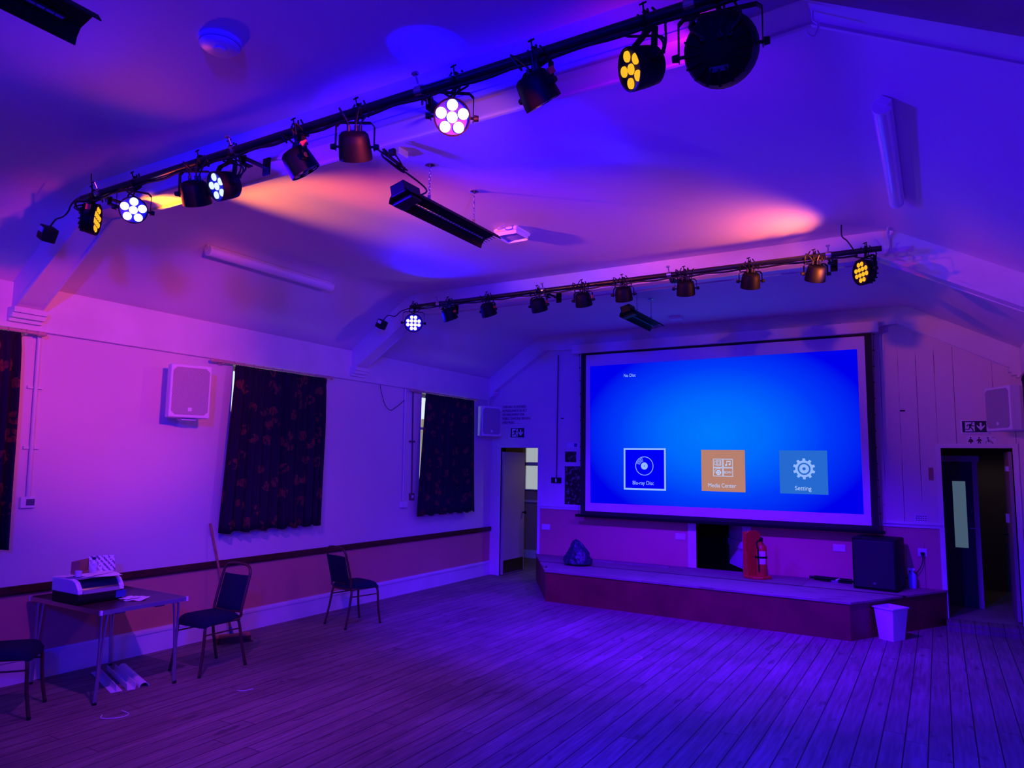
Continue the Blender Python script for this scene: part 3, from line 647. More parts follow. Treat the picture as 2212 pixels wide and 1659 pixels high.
# ------------------------------------------------------------------ fluorescent battens on the slopes
def batten(P, side, y0, y1, label):
    # side: +1 slope falls towards -X (left), -1 right
    ang = math.atan2(ZC-.055-ZE, (FL-.10)-XL) ; ang = -ang*side
    t = tag(empty('fluorescent_batten', P), label, 'light fitting', 'fluorescent battens on the sloping ceilings'); h = (y1-y0)/2
    R_ = Matrix.Rotation(ang, 4, 'Y')
    MB().box((-.03, -h, -.045), (.03, h, 0), R_).build('tray', M_white, t)
    XZ = Matrix(((1, 0, 0, 0), (0, 0, 1, 0), (0, 1, 0, 0), (0, 0, 0, 1)))
    MB().prism([(.048*math.cos(a), -.055+.040*math.sin(a)) for a in [2*PI*q/20 for q in range(20)]], -h+.02, h-.02, R_ @ XZ).build('diffuser', mat('frosted_diffuser', (.80, .80, .82), .25), t, smooth=40)
    for s in (-1, 1):
        MB().prism([(.052*math.cos(a), -.052+.046*math.sin(a)) for a in [2*PI*q/20 for q in range(20)]], s*(h-.02)-.012, s*(h-.02)+.012, R_ @ XZ).build('end_cap', M_white, t)
batten((-5.915, 4.98, 3.911), 1, 4.17, 5.80, 'unlit white fluorescent batten on the slope above the windows')
batten((-.160, 5.13, 3.958), -1, 4.30, 6.0, 'unlit white fluorescent batten high on the slope at the door side, its shadow beside it')

# ------------------------------------------------------------------ stage platform
ZS = .42
t = tag(empty('stage_platform', (-2.85, 9.8, 0)), 'low maroon stage with angled ends and worn board top under the screen', 'stage')
O_ = (-2.85, 9.8); sp = [(-5.80, 10.58), (-4.79, 9.02), (-.92, 8.95), (.02, 10.58)]; lp = [(x-O_[0], y-O_[1]) for x, y in sp]
MB().prism(lp, 0, ZS-.022).build('front_panel', M_maroon, t)
MB().prism([(x*1.0+(-.012 if i < 2 else .012), y-(.012 if i in (1, 2) else 0)) for i, (x, y) in enumerate(lp)], ZS-.022, ZS).build('board_top', M_stage, t)
for x in (-3.85, -2.45): MB().box((x-O_[0]-.002, lp[1][1]-.014-.017*(x+4.79), .0), (x-O_[0]+.002, lp[1][1]-.003-.017*(x+4.79), ZS-.03)).build('joint', M_dark, t) if False else None
tag(MB().box((-4.80, 10.30, ZS), (-3.45, 10.36, ZS+.02), Matrix.Identity(4)).build('timber_batten', M_stage), 'thin dark timber strip lying on the stage behind the rubbish bag', 'batten')
tag(MB().box((-4.98, 9.24, ZS), (-4.90, 9.27, ZS+.012)).box((-4.98, 9.24, ZS), (-4.97, 9.27, ZS+.03)).box((-4.91, 9.24, ZS), (-4.90, 9.27, ZS+.03)).build('metal_bracket', M_chrome), 'tiny silver bracket lying at the front corner of the stage by the bag', 'bracket')

# ------------------------------------------------------------------ projection screen
t = tag(empty('projection_screen', (-2.79, 10.40, 1.10)), 'big roll-down projection screen showing a blue disc player menu', 'projection screen')
SO = Vector((-2.79, 10.40, 1.10))
def sx(x, z, dy=0): return (x-SO.x, dy, z-SO.z)
def sbox(m, x0, x1, z0, z1, y0, y1): m.box(sx(x0, z0, y0), sx(x1, z1, y1)); return m
M_black2 = mat('black_screen_border', (.006, .006, .008), .7)
sbox(MB(), -5.05, -.60, 3.69, 3.84, -.07, .065).build('roller_case', M_trim, t, bevel=.012)
cl = MB()
for x in (-4.75, -3.7, -2.4, -1.1): cl.cyl(sx(x, 3.84, -.01), sx(x+.05, 3.845, -.01), .012, n=8)
cl.build('case_clips', M_chrome, t)
b = MB()
for x0, x1, z0, z1 in ((-4.91, -4.825, 1.12, 3.69), (-.775, -.69, 1.12, 3.69), (-4.825, -.775, 3.655, 3.69), (-4.825, -.775, 1.12, 1.175)): sbox(b, x0, x1, z0, z1, -.004, .004)
b.build('black_border', M_black2, t)
M_scrw = mat('matte_white_screen', (.75, .74, .76), .8)
sbox(MB(), -4.825, -.775, 1.175, 3.655, -.002, .004).build('screen_fabric', M_scrw, t)
sbox(MB(), -5.00, -.62, 1.075, 1.118, -.018, .018).build('weight_bar', M_black, t, bevel=.008)
cd_ = MB()
for s, x in ((-1, -4.93), (1, -.675)):
    pts = [sx(x+s*(.012-.028*math.sin(PI*i/12)), 1.12+i*2.55/12, 0) for i in range(13)]
    cd_.tube(pts, .003, 5, 2)
    for i in range(0, 13): P = Vector(pts[i]); cd_.box(tuple(P-Vector((.012, .004, .008))), tuple(P+Vector((.012, .004, .008))))
cd_.build('tension_cord', M_black2, t)
# the picture thrown on it
k = bpy.data.materials.new('projected_blue_menu'); k.use_nodes = True; nt = k.node_tree; nt.nodes.clear()
tc = nt.nodes.new('ShaderNodeTexCoord'); mp = nt.nodes.new('ShaderNodeMapping'); mp.inputs['Location'].default_value = (-.02, 0, -1.25); mp.inputs['Scale'].default_value = (.47, 0, .72)
mp.vector_type = 'POINT'; mp.inputs['Location'].default_value = (-.01, 0, -.92)
ln = nt.nodes.new('ShaderNodeVectorMath'); ln.operation = 'LENGTH'
rp = nt.nodes.new('ShaderNodeValToRGB'); e = rp.color_ramp.elements
e[0].position = 0; e[0].color = (.0, .185, .93, 1); e[1].position = 1.02 if False else 1.0; e[1].color = (.0, .0, .80, 1)
x_ = e.new(.35); x_.color = (.0, .135, .93, 1); x_ = e.new(.70); x_.color = (.0, .04, .90, 1)
em = nt.nodes.new('ShaderNodeEmission'); em.inputs[1].default_value = 1.0; ou = nt.nodes.new('ShaderNodeOutputMaterial')
nt.links.new(tc.outputs['Object'], mp.inputs[0]); nt.links.new(mp.outputs[0], ln.inputs[0]); nt.links.new(ln.outputs['Value'], rp.inputs[0]); nt.links.new(rp.outputs[0], em.inputs[0]); nt.links.new(em.outputs[0], ou.inputs[0])
im = MB()
im._add([sx(x, z, y) for y in (-.0045, -.003) for x, z in ((-4.735, 1.305), (-.862, 1.315), (-.868, 3.485), (-4.755, 3.472))], [(0, 1, 2, 3), (4, 7, 6, 5), (0, 4, 5, 1), (1, 5, 6, 2), (2, 6, 7, 3), (3, 7, 4, 0)])
pic = im.build('projected_picture', k, t)
M_uiw = emis('menu_white', (.42, .58, .95), 1.0); M_uil = emis('menu_pale_blue', (.27, .45, 1.0), 1.0)
M_uib = emis('menu_deep_blue', (.0, .0, .90), 1.0); M_uio = emis('menu_orange', (.44, .20, .15), 1.0); M_uit = emis('menu_teal', (.018, .135, .60), 1.0)
def quad(mb, x0, x1, z0, z1, y0, y1): return sbox(mb, x0, x1, z0, z1, y0, y1)
def T2(x, z, y): return Tr(*sx(x, z, y)) @ RX90
a = quad(MB(), -4.177, -3.507, 1.53, 2.162, -.0060, -.0048).build('disc_tile', M_uil, pic)
quad(MB(), -4.150, -3.533, 1.556, 2.138, -.0070, -.0055).build('tile_face', M_uib, a)
quad(MB(), -2.972, -2.352, 1.547, 2.14, -.0060, -.0048).build('media_tile', M_uio, pic)
quad(MB(), -1.888, -1.277, 1.55, 2.138, -.0060, -.0048).build('setting_tile', M_uit, pic)
def ring(mb, cx, cz, r0, r1, a0=0, a1=2*PI, n=40, y0=-.0090, y1=-.0072):
    st = (a1-a0)/n
    for i in range(n):
        a, b = a0+i*st, a0+(i+1)*st
        P = [(cx+r*math.cos(q), cz+r*math.sin(q)) for q in (a, b) for r in (r0, r1)]
        mb._add([sx(x, z, y0) for x, z in P]+[sx(x, z, y1) for x, z in P], [(0, 1, 3, 2), (4, 6, 7, 5), (0, 4, 5, 1), (2, 3, 7, 6), (0, 2, 6, 4), (1, 5, 7, 3)])
    return mb
m = MB(); ring(m, -3.843, 1.893, .134, .143); ring(m, -3.843, 1.893, .008, .054)
for q, r in enumerate((.075, .095, .115)): ring(m, -3.843, 1.893, r, r+.007, PI*.58, PI*.92, 12)
m.build('disc_icon', M_uil, pic)
m = MB()
def rrect(m, x0, x1, z0, z1, w=.008):
    for a in ((x0, x1, z0, z0+w), (x0, x1, z1-w, z1), (x0, x0+w, z0, z1), (x1-w, x1, z0, z1)): quad(m, a[0], a[1], a[2], a[3], -.0080, -.0062)
cx0, cx1, cz0, cz1 = -2.802, -2.520, 1.762, 2.013; xm, zm = (cx0+cx1)/2, (cz0+cz1)/2
rrect(m, cx0, xm-.002, zm+.002, cz1); rrect(m, xm+.002, cx1, zm+.002, cz1); rrect(m, cx0, xm-.002, cz0, zm-.002); rrect(m, xm+.002, cx1, cz0, zm-.002)
rrect(m, cx0+.045, cx0+.115, zm+.03, cz1-.02); rrect(m, cx0+.062, cx0+.100, zm+.045, cz1-.038, .006); rrect(m, cx0+.022, cx0+.05, zm+.035, cz1-.03, .006)
ring(m, xm+.045, zm+.038, 0, .014, y0=-.008, y1=-.0062, n=12); ring(m, xm+.095, zm+.048, 0, .014, y0=-.008, y1=-.0062, n=12)
quad(m, xm+.052, xm+.059, zm+.04, cz1-.03, -.008, -.0062); quad(m, xm+.102, xm+.109, zm+.05, cz1-.025, -.008, -.0062); quad(m, xm+.052, xm+.109, cz1-.042, cz1-.028, -.008, -.0062)
ring(m, cx0+.078, cz0+.055, .020, .036, n=20, y0=-.008, y1=-.0062); ring(m, cx0+.075, cz0+.062, .048, .055, PI*.3, PI*1.1, 14, y0=-.008, y1=-.0062)
quad(m, cx0+.074, cx0+.082, cz0+.025, cz0+.085, -.008, -.0062); quad(m, cx0+.048, cx0+.108, cz0+.051, cz0+.059, -.008, -.0062)
m.build('media_icon', M_uiw, pic)
text('menu_text', 'BDMV', .052, T2(xm+.013, cz0+.042, -.007), M_uiw, pic, .0006, sx=.80)
m = MB(); ring(m, -1.571, 1.889, .083, .112); ring(m, -1.571, 1.889, .022, .062)
for q in range(10):
    a = 2*PI*q/10+PI/2
    P = [(.10*math.cos(a-.20), .10*math.sin(a-.20)), (.10*math.cos(a+.20), .10*math.sin(a+.20)), (.142*math.cos(a+.115), .142*math.sin(a+.115)), (.142*math.cos(a-.115), .142*math.sin(a-.115))]
    m._add([sx(-1.571+x, 1.889+z, y) for y in (-.009, -.0072) for x, z in P], [(0, 1, 2, 3), (4, 7, 6, 5), (0, 4, 5, 1), (1, 5, 6, 2), (2, 6, 7, 3), (3, 7, 4, 0)])
m.build('gear_icon', M_uil, pic)
text('menu_text', 'Blu-ray Disc', .083, T2(-4.035, 1.610, -.008), M_uil, pic, .0006, sx=.84)
text('menu_text', 'Media Center', .083, T2(-2.880, 1.605, -.007), M_uiw, pic, .0006, sx=.86)
text('menu_text', 'Setting', .083, T2(-1.695, 1.600, -.007), M_uiw, pic, .0006, sx=.92)
text('menu_text', 'No Disc', .070, T2(-4.177, 3.270, -.005), M_uil, pic, .0006, sx=.84)

# ------------------------------------------------------------------ loudspeakers
def speaker(P, face, label, w_=.42, h_=.52, dp=.30, mb_=None):
    a = math.atan2(face[1], face[0])+PI/2    # local -Y is the front
    t = tag(empty('wall_loudspeaker', P, a), label, 'loudspeaker', 'white loudspeakers on the walls')
    b = MB(); b.prism([(-w_/2, -dp/2), (w_/2, -dp/2), (w_/2, 0), (w_/2-.09, dp/2), (-w_/2+.09, dp/2), (-w_/2, 0)], -h_/2, h_/2); b.build('cabinet', M_white, t, bevel=.012)
    c = .035; g = MB(); W, H_ = w_/2-.022, h_/2-.03
    pol = [(-W+c, -H_), (W-c, -H_), (W, -H_+c), (W, H_-c), (W-c, H_), (-W+c, H_), (-W, H_-c), (-W, -H_+c)]
    g.prism(pol, dp/2, dp/2+.006, Matrix(((1, 0, 0, 0), (0, 0, -1, 0), (0, 1, 0, 0), (0, 0, 0, 1)))); g.build('grille', M_whitegrille, t)
    MB().box((-.018, -dp/2-.009, -H_+.035), (.018, -dp/2-.005, -H_+.07)).build('badge', M_white, t)
    return t, a
t, a = speaker((-6.49, 4.47, 2.565), (.95, -.32), 'white loudspeaker on the window wall between the curtained windows near the thermostat', .39, .53, .24)
MB().box((-.06, .115, -.05), (.06, .175, .05)).box((-.05, -.05, -.285), (.09, .10, -.268)).build('wall_bracket', M_white, t)
t, a = speaker((-6.54, 10.16, 2.60), (.93, -.37), 'white loudspeaker in the corner over the half-open door by the licence lettering', .40, .50, .24)
MB().box((-.04, .10, -.03), (.04, .145, .03)).build('wall_bracket', M_white, t)
MB().tube([(.05, .05, .25), (.05, .06, .36)], .006, 6, 0).build('support_rod', M_white, t)
t, a = speaker((.725, 10.16, 2.63), (-.85, -.53), 'white loudspeaker in the corner above the toilet signs', .43, .52, .24)
MB().box((-.04, .115, .12), (.04, .16, .16)).build('wall_bracket', M_black, t)
# subwoofer on the stage
t = tag(empty('subwoofer', (-.70, 10.24, ZS), math.radians(-8)), 'large black subwoofer standing on the door end of the stage', 'subwoofer')
MB().rbox((-.25, -.25, 0), (.25, .25, .63), .02).build('cabinet', M_black, t, smooth=40)
MB().rbox((-.225, -.262, .03), (.225, -.25, .60), .006).build('grille', mat('black_grille', (.004, .004, .009), .55), t)
text('badge', 'e', .035, Tr(-.01, -.265, .075) @ RX90, mat('grey_badge', (.25, .25, .28), .4), t, .001) if False else MB().box((-.014, -.266, .075), (.014, -.262, .10)).build('badge', mat('grey_badge', (.12, .12, .14), .4), t)

# ------------------------------------------------------------------ curtains
def fold_panel(m, y0t, y1t, y0b, y1b, z0, z1, x, nf, amp, ph):
    nu, nv = nf*8, 14; V = []
    for j in range(nv+1):
        v = j/nv; ya = y0t+(y0b-y0t)*v; yb = y1t+(y1b-y1t)*v; z = z1+(z0-z1)*v
        am = amp*(.45+.55*min(1, v*3)) if v > .03 else amp*.35
        for i in range(nu+1):
            u = i/nu; q = math.sin(2*PI*nf*u+ph+1.1*math.sin(3*u*PI+ph))*(.7+.3*math.sin(5*u+ph))+.25*math.sin(4*PI*nf*u+ph)
            fx = .6*math.sin(4*PI*nf*u+2*ph)*(1 if v < .06 else 0)*amp*.5
            zz = z + (.012*math.sin(2*PI*nf*u*.5+ph) if j == nv else 0)
            V.append((x+am*q+fx+.006*math.sin(5*v+7*u), ya+(yb-ya)*u, zz))
    F = [(j*(nu+1)+i, j*(nu+1)+i+1, (j+1)*(nu+1)+i+1, (j+1)*(nu+1)+i) for j in range(nv) for i in range(nu)]
    m._add(V, F); return m
def curtain(label, panels, z0, z1, pole, nrings):
    yc = sum(p[0] for p in panels)/len(panels)
    t = tag(empty('curtain', (0, 0, 0)), label, 'curtain')
    for i, (a, b, c, d_, nf) in enumerate(panels):
        o = fold_panel(MB(), a, b, c, d_, z0, z1, XL+.12, nf, .040, 1.3*i+.4*a).build('curtain_panel', M_curt, t, smooth=80)
        s = o.modifiers.new('s', 'SOLIDIFY'); s.thickness = .004
        o2 = fold_panel(MB(), a, b, a+(c-a)*.03, b+(d_-b)*.03, z1-.05, z1+.018, XL+.112, nf*3, .014, .3).build('heading_tape', M_curt, o, smooth=80)
        s = o2.modifiers.new('s', 'SOLIDIFY'); s.thickness = .004
    pt = tag(empty('curtain_pole', (0, 0, 0)), label.replace('curtain', 'curtain pole', 1) if False else pole[3], 'curtain pole')
    zp = pole[2]
    MB().cyl((XL+.10, pole[0], zp), (XL+.10, pole[1], zp), .013, n=16).build('rod', M_brass, pt, smooth=40)
    for e, s in ((pole[0], -1), (pole[1], 1)):
        MB().lathe([(.0, -.02), (.020, -.015), (.022, 0), (.016, .02), (.024, .035), (.014, .055), (0, .06)], Tr(XL+.10, e, zp) @ Matrix.Rotation(-s*PI/2, 4, 'X'), 16).build('finial', M_brass, pt, smooth=60)
        MB().box((XL+.03, e-s*.10-.012, zp-.03), (XL+.045, e-s*.10+.012, zp+.03)).cyl((XL+.04, e-s*.10, zp-.012), (XL+.10, e-s*.10, zp-.018), .008, n=8).build('pole_bracket', M_brass, pt)
    for i in range(nrings):
        y = pole[0]+.10+(pole[1]-pole[0]-.2)*i/(nrings-1)
        MB().tube([(XL+.10+.021*math.cos(q), y, zp-.004+.021*math.sin(q)) for q in [2*PI*k/12 for k in range(12)]], .003, 5, 1, closed=True).build('curtain_ring', M_brass, pt)
curtain('dark leaf-patterned curtain cut off by the edge of the view, next to the thermostat', [(1.60, 2.30, 1.55, 2.31, 8), (2.28, 2.97, 2.27, 3.01, 8)], 1.12, 2.915, (1.35, 3.12, 2.95, 'wooden curtain pole over the curtain beside the thermostat conduit'), 12)
curtain('pair of dark leaf-patterned curtains on the middle window, above the broom', [(5.12, 5.84, 5.03, 5.90, 7), (5.82, 6.49, 5.86, 6.49, 7)], 1.11, 2.915, (4.88, 6.56, 2.95, 'wooden curtain pole over the middle window beside the loudspeaker'), 12)
curtain('narrow looking dark curtains on the farthest window, nearest the half-open door', [(8.53, 9.24, 8.42, 9.23, 6), (9.24, 9.85, 9.25, 9.95, 6)], 1.11, 2.915, (8.26, 9.90, 2.95, 'wooden curtain pole over the farthest window'), 12)
# sliver of the curtain on the opposite wall
t = tag(empty('curtain', (0, 0, 0)), 'edge of a dark curtain on the door side wall, beside the corner loudspeaker', 'curtain')
cp = fold_panel(MB(), 7.6, 9.62, 7.6, 9.66, 1.12, 2.93, XR-.09, 16, .03, .2).build('curtain_panel', M_curt, t, smooth=80); s = cp.modifiers.new('s', 'SOLIDIFY'); s.thickness = .004
fold_panel(MB(), 7.6, 9.62, 7.6, 9.62, 2.90, 2.96, XR-.09, 40, .016, .2).build('heading_tape', M_curt, cp, smooth=80)
tag(MB().cyl((XR-.09, 7.5, 2.965), (XR-.09, 9.75, 2.965), .012).box((XR-.09, 7.6, 2.955), (XR, 7.63, 2.975)).box((XR-.09, 9.68, 2.955), (XR, 9.71, 2.975)).build('curtain_pole', M_brass), 'curtain pole on the door side wall', 'curtain pole')

# ------------------------------------------------------------------ wall fittings
def conduit(name, pts, r, m_, label, clips=()):
    t = tag(empty(name, pts[0]), label, 'conduit'); o = Vector(pts[0])
    MB().tube([Vector(p)-o for p in pts], r, 10, 0).build('pipe', m_, t, smooth=50)
    for c in clips:
        c = Vector(c)-o; dy = (.0, .045, 0) if abs(pts[0][0]-XL) < .2 else (.045, 0, 0)
        MB().tube([c-Vector(dy), c, c+Vector(dy)], .006, 6, 0).box(tuple(c-Vector(dy)*1.1-Vector((.012, .012, .012))), tuple(c-Vector(dy)*.7+Vector((.012, .012, .012)))).box(tuple(c+Vector(dy)*.7-Vector((.012, .012, .012))), tuple(c+Vector(dy)*1.1+Vector((.012, .012, .012)))).build('clip', m_, t)
    return t
conduit('conduit', [(XL+.022, 3.16, 2.97), (XL+.022, 3.185, 1.55)], .017, M_trim, 'white conduit running down to the thermostat beside the cut-off curtain', [(XL+.012, 3.165, 2.49), (XL+.012, 3.177, 1.97)])
t = tag(empty('thermostat', (XL, 3.185, 1.505)), 'white wall thermostat with a grey screen at the foot of the conduit', 'thermostat')
MB().rbox((0, -.06, -.048), (.035, .06, .048), .006).build('housing', M_white, t); MB().box((.034, -.018, -.026), (.038, .048, .028)).build('display', mat('grey_display', (.10, .11, .16), .3), t)
conduit('conduit', [(XL+.018, 8.17, 2.97), (XL+.018, 8.20, 1.34)], .014, M_trim, 'white conduit dropping to the socket, beyond the middle window', [(XL+.01, 8.18, 2.1)])
t = tag(MB().rbox((XL, 8.14, 1.24), (XL+.05, 8.27, 1.33), .006).build('wall_socket', M_white), 'white socket box on the window wall at the foot of a conduit', 'socket')
conduit('conduit', [(XL+.016, 8.36, 2.97), (XL+.016, 8.40, 1.44)], .009, mat('dark_conduit', (.16, .10, .09), .5), 'dark conduit dropping to a switch beside the farthest window', [(XL+.01, 8.375, 2.2)])
t = tag(empty('wall_switch', (XL, 8.40, 1.39)), 'brown wall switch at the foot of the dark conduit', 'switch')
MB().rbox((0, -.05, -.05), (.03, .05, .05), .005).build('plate', mat('brown_switch', (.18, .12, .11), .5), t); MB().box((.03, -.02, -.02), (.036, .02, .02)).build('rocker', M_white, t)
hookup('hanging_wire', [(XL+.03, 7.60, 2.97), (XL+.03, 7.63, 2.88), (XL+.03, 7.72, 2.70), (XL+.03, 7.84, 2.63), (XL+.03, 7.96, 2.68), (XL+.03, 8.08, 2.75), (XL+.03, 8.15, 2.80)], .004, M_cable, 'thin loose wire looping down the window wall beyond the middle window', 'wire')
conduit('conduit', [(-5.42, YB-.02, 3.72), (-5.435, YB-.02, 1.68)], .010, mat('brown_conduit', (.20, .11, .09), .5), 'brown conduit running down the stage wall beside the screen', [])
t = tag(empty('wall_socket', (-5.44, YB, 1.635)), 'black double switch on the stage wall at the foot of the brown conduit', 'socket')
MB().rbox((-.09, -.03, -.045), (.09, 0, .045), .005).build('plate', M_blackp, t); MB().box((-.012, -.034, -.03), (.012, -.03, .03)).build('rocker', M_white, t)
def bsocket(x, z, label, ww=.15, hh=.09):
    t = tag(empty('wall_socket', (x, YB, z)), label, 'socket')
    MB().rbox((-ww/2, -.012, -hh/2), (ww/2, 0, hh/2), .004).build('plate', M_white, t)
    for s in (-1, 1):
        MB().box((s*ww*.27-.012, -.015, .01), (s*ww*.27+.012, -.012, .03)).build('rocker', M_white, t)
    return t
bsocket(-5.63, .865, 'white double socket low on the stage wall beyond the rubbish bag')
bsocket(-3.36, .855, 'white double socket on the stage wall beside the dark opening')
bsocket(-1.19, .845, 'white double socket on the stage wall behind the subwoofer')
t = bsocket(-.225, .86, 'single white socket with a black plug, between the subwoofer and the toilet door', .10, .10)
MB().rbox((-.02, -.05, -.035), (.025, -.012, .005), .006).build('plug', M_blackp, t)
MB().tube([(.0, -.045, -.03), (.0, -.05, -.10), (-.03, -.05, -.19), (-.09, -.05, -.27), (-.19, -.06, -.33), (-.30, -.09, -.38), (-.36, -.10, -.42)], .006, 6, 4).build('cable', M_cable, t, smooth=60)
t = tag(empty('wall_vent', (-.22, YB, 1.285)), 'small white vent plate on the boarded wall just above the rail', 'vent')
MB().rbox((-.075, -.012, -.05), (.075, 0, .05), .004).build('plate', M_trim, t); g = MB()
for i in range(5):
    for j in range(3): g.box((-.056+i*.025, -.0135, -.03+j*.025), (-.044+i*.025, -.0115, -.018+j*.025))
g.build('vent_holes', M_dark, t)
tag(MB().box((-.405, YB-.004, 2.655), (-.345, YB+.0, 2.675)).build('slot_plate', M_dark), 'small dark slot on the boarded wall on the door side of the screen', 'slot')
tag(MB().box((-5.37, YB-.004, 2.65), (-5.32, YB+.0, 2.668)).build('slot_plate', M_dark), 'small dark slot on the stage wall beside the brown conduit', 'slot')
tag(MB().box((-.115, YB-.003, 1.77), (-.06, YB, 1.93)).build('bare_patch', mat('bare_wall_patch', (.34, .20, .15), .8)), 'small brown bare patch on the boards beside the toilet door', 'patch')
# licence lettering painted on the wall
LT = ['THIS HALL IS LICENSED', 'IN PURSUANCE OF ACT', 'OF PARLIAMENT FOR', 'PUBLIC DANCING SINGING', 'AND MUSIC']
t = tag(empty('licence_lettering', (-6.51, YB, 2.9)), 'five lines of dark lettering about a licence on the wall over the half-open door', 'lettering')
M_ink = mat('dark_painted_lettering', (.10, .06, .06), .6)
for i, l in enumerate(LT): text('text_line', l, .063, Tr(0, -.003, -.045-.068*i) @ RX90, M_ink, t, .0015, sx=.72)
t = tag(empty('toilets_lettering', (.13, YB, 2.2)), 'faded small word TOILETS on the wall beside the toilet symbols', 'lettering')
text('text_line', 'TOILETS', .05, Tr(.01, -.003, .0) @ RX90, mat('faded_lettering', (.30, .18, .18), .6), t, .0015, sx=.9)
# exit signs
M_sg = mat('dark_green_sign', (.010, .035, .030), .4); M_sw = mat('sign_white', (.80, .80, .80), .45)
def man(m, x, z, s, y0, y1):
    """running figure, about 1 x 1 times s, centred on x, z"""
    def pl(P):
        m._add([(x+a*s, y, z+b*s) for y in (y0, y1) for a, b in P], [tuple(range(len(P)-1, -1, -1)), tuple(range(len(P), 2*len(P)))]+[(i, (i+1) % len(P), len(P)+(i+1) % len(P), len(P)+i) for i in range(len(P))])
    pl([(.16+.075*math.cos(q), .38+.075*math.sin(q)) for q in [2*PI*i/12 for i in range(12)]])
    pl([(-.08, .28), (.12, .30), (.14, .18), (.06, -.06), (-.10, -.06)])
    pl([(-.08, .28), (-.26, .20), (-.34, .02), (-.28, .0), (-.20, .13), (-.06, .18)])
    pl([(.12, .28), (.24, .10), (.40, .12), (.40, .06), (.22, .03), (.08, .14)])
    pl([(.06, -.02), (.22, -.22), (.30, -.46), (.22, -.48), (.12, -.24), (-.06, -.06)])
    pl([(-.10, -.04), (-.14, -.22), (-.42, -.24), (-.42, -.30), (-.08, -.30), (.0, -.06)])
def exit_sign(x0, x1, z0, z1, label, yb=0):
    t = tag(empty('exit_sign', ((x0+x1)/2, YB, (z0+z1)/2)), label, 'exit sign', 'emergency exit signs'); W, H_ = (x1-x0)/2, (z1-z0)/2
    MB().rbox((-W-.018, -.028, -H_-.018), (W+.018, 0, H_+.018), .008).build('frame', M_white, t)
    MB().rbox((-W, -.034, -H_), (W, -.026, H_), .003).build('sign_face', M_sg, t)
    MB().box((-W+.03, -.036, -H_+.012), (-W+.03+H_*1.45, -.034, H_-.012)).build('door_symbol', M_sw, t)
    m = MB(); man(m, -W+.035+H_*.70, 0, H_*1.72, -.039, -.036); m.build('running_figure', M_sg, t)
    m = MB(); cx = W*.50; a = H_*.70
    m._add([(cx+px*a, y, pz*a) for y in (-.037, -.034) for px, pz in ((-.22, 1), (.22, 1), (.22, -.05), (.85, .42), (.85, .05), (0, -1.0), (-.85, .05), (-.85, .42), (-.22, -.05))], [tuple(range(8, -1, -1)), tuple(range(9, 18))]+[(i, (i+1) % 9, 9+(i+1) % 9, 9+i) for i in range(9)])
    m.build('arrow', M_sw, t); return t
exit_sign(-6.325, -6.055, 2.345, 2.505, 'green exit sign with running figure over the half-open door by the lettering')
exit_sign(.275, .535, 2.375, 2.515, 'green exit sign with running figure above the toilet symbols')
def wc(x0, x1, kind, label):
    t = tag(empty('toilet_sign', ((x0+x1)/2, YB, 2.265)), label, 'toilet sign', 'toilet signs over the door'); w_ = (x1-x0)/2-.002
    MB().box((-w_, -.006, -.065), (w_, 0, .065)).build('plate', M_sw, t); m = MB(); k_ = M_ink
    def pl(P): m._add([(a, y, b) for y in (-.009, -.006) for a, b in P], [tuple(range(len(P)-1, -1, -1)), tuple(range(len(P), 2*len(P)))]+[(i, (i+1) % len(P), len(P)+(i+1) % len(P), len(P)+i) for i in range(len(P))])
    def circ(cx, cz, r): pl([(cx+r*math.cos(q), cz+r*math.sin(q)) for q in [2*PI*i/14 for i in range(14)]])
    if kind == 'f': circ(0, .043, .010); pl([(-.010, .030), (.010, .030), (.026, -.012), (.008, -.010), (.006, -.055), (-.006, -.055), (-.008, -.010), (-.026, -.012)]); pl([(-.012, .028), (-.030, -.002), (-.024, -.006), (-.006, .012)]); pl([(.012, .028), (.030, -.002), (.024, -.006), (.006, .012)])
    if kind == 'm': circ(0, .043, .010); pl([(-.014, .030), (.014, .030), (.012, -.005), (-.012, -.005)]); pl([(-.012, -.004), (.0, -.004), (-.014, -.056), (-.026, -.056)]); pl([(.012, -.004), (.0, -.004), (.014, -.056), (.026, -.056)]); pl([(-.014, .030), (-.032, .004), (-.026, -.002), (-.008, .018)]); pl([(.014, .030), (.032, .004), (.026, -.002), (.008, .018)])
    if kind == 'd':
        circ(-.024, .042, .010); pl([(-.028, .030), (-.018, .030), (-.014, -.010), (-.024, -.010)]); pl([(-.018, .014), (.008, .014), (.008, .008), (-.018, .008)]); pl([(-.022, -.004), (.016, -.004), (.016, -.012), (-.022, -.012)]); pl([(.010, -.004), (.018, -.004), (.036, -.040), (.048, -.038), (.048, -.046), (.030, -.046)])
        for i in range(18):
            a, b = math.radians(125+i*13), math.radians(138+i*13); pl([(-.016+r*math.cos(q), -.022+r*math.sin(q)) for q, r in ((a, .034), (b, .034), (b, .028), (a, .028))])
    m.build('symbol', k_, t)
    if kind == 'd': text('letters', 'WC', .028, Tr(.012, -.007, .036) @ RX90, k_, t, .001)
wc(.315, .400, 'f', 'small white toilet sign with a woman symbol over the toilet door')
wc(.402, .492, 'm', 'small white toilet sign with a man symbol over the toilet door')
wc(.494, .630, 'd', 'small white toilet sign with a wheelchair symbol over the toilet door')
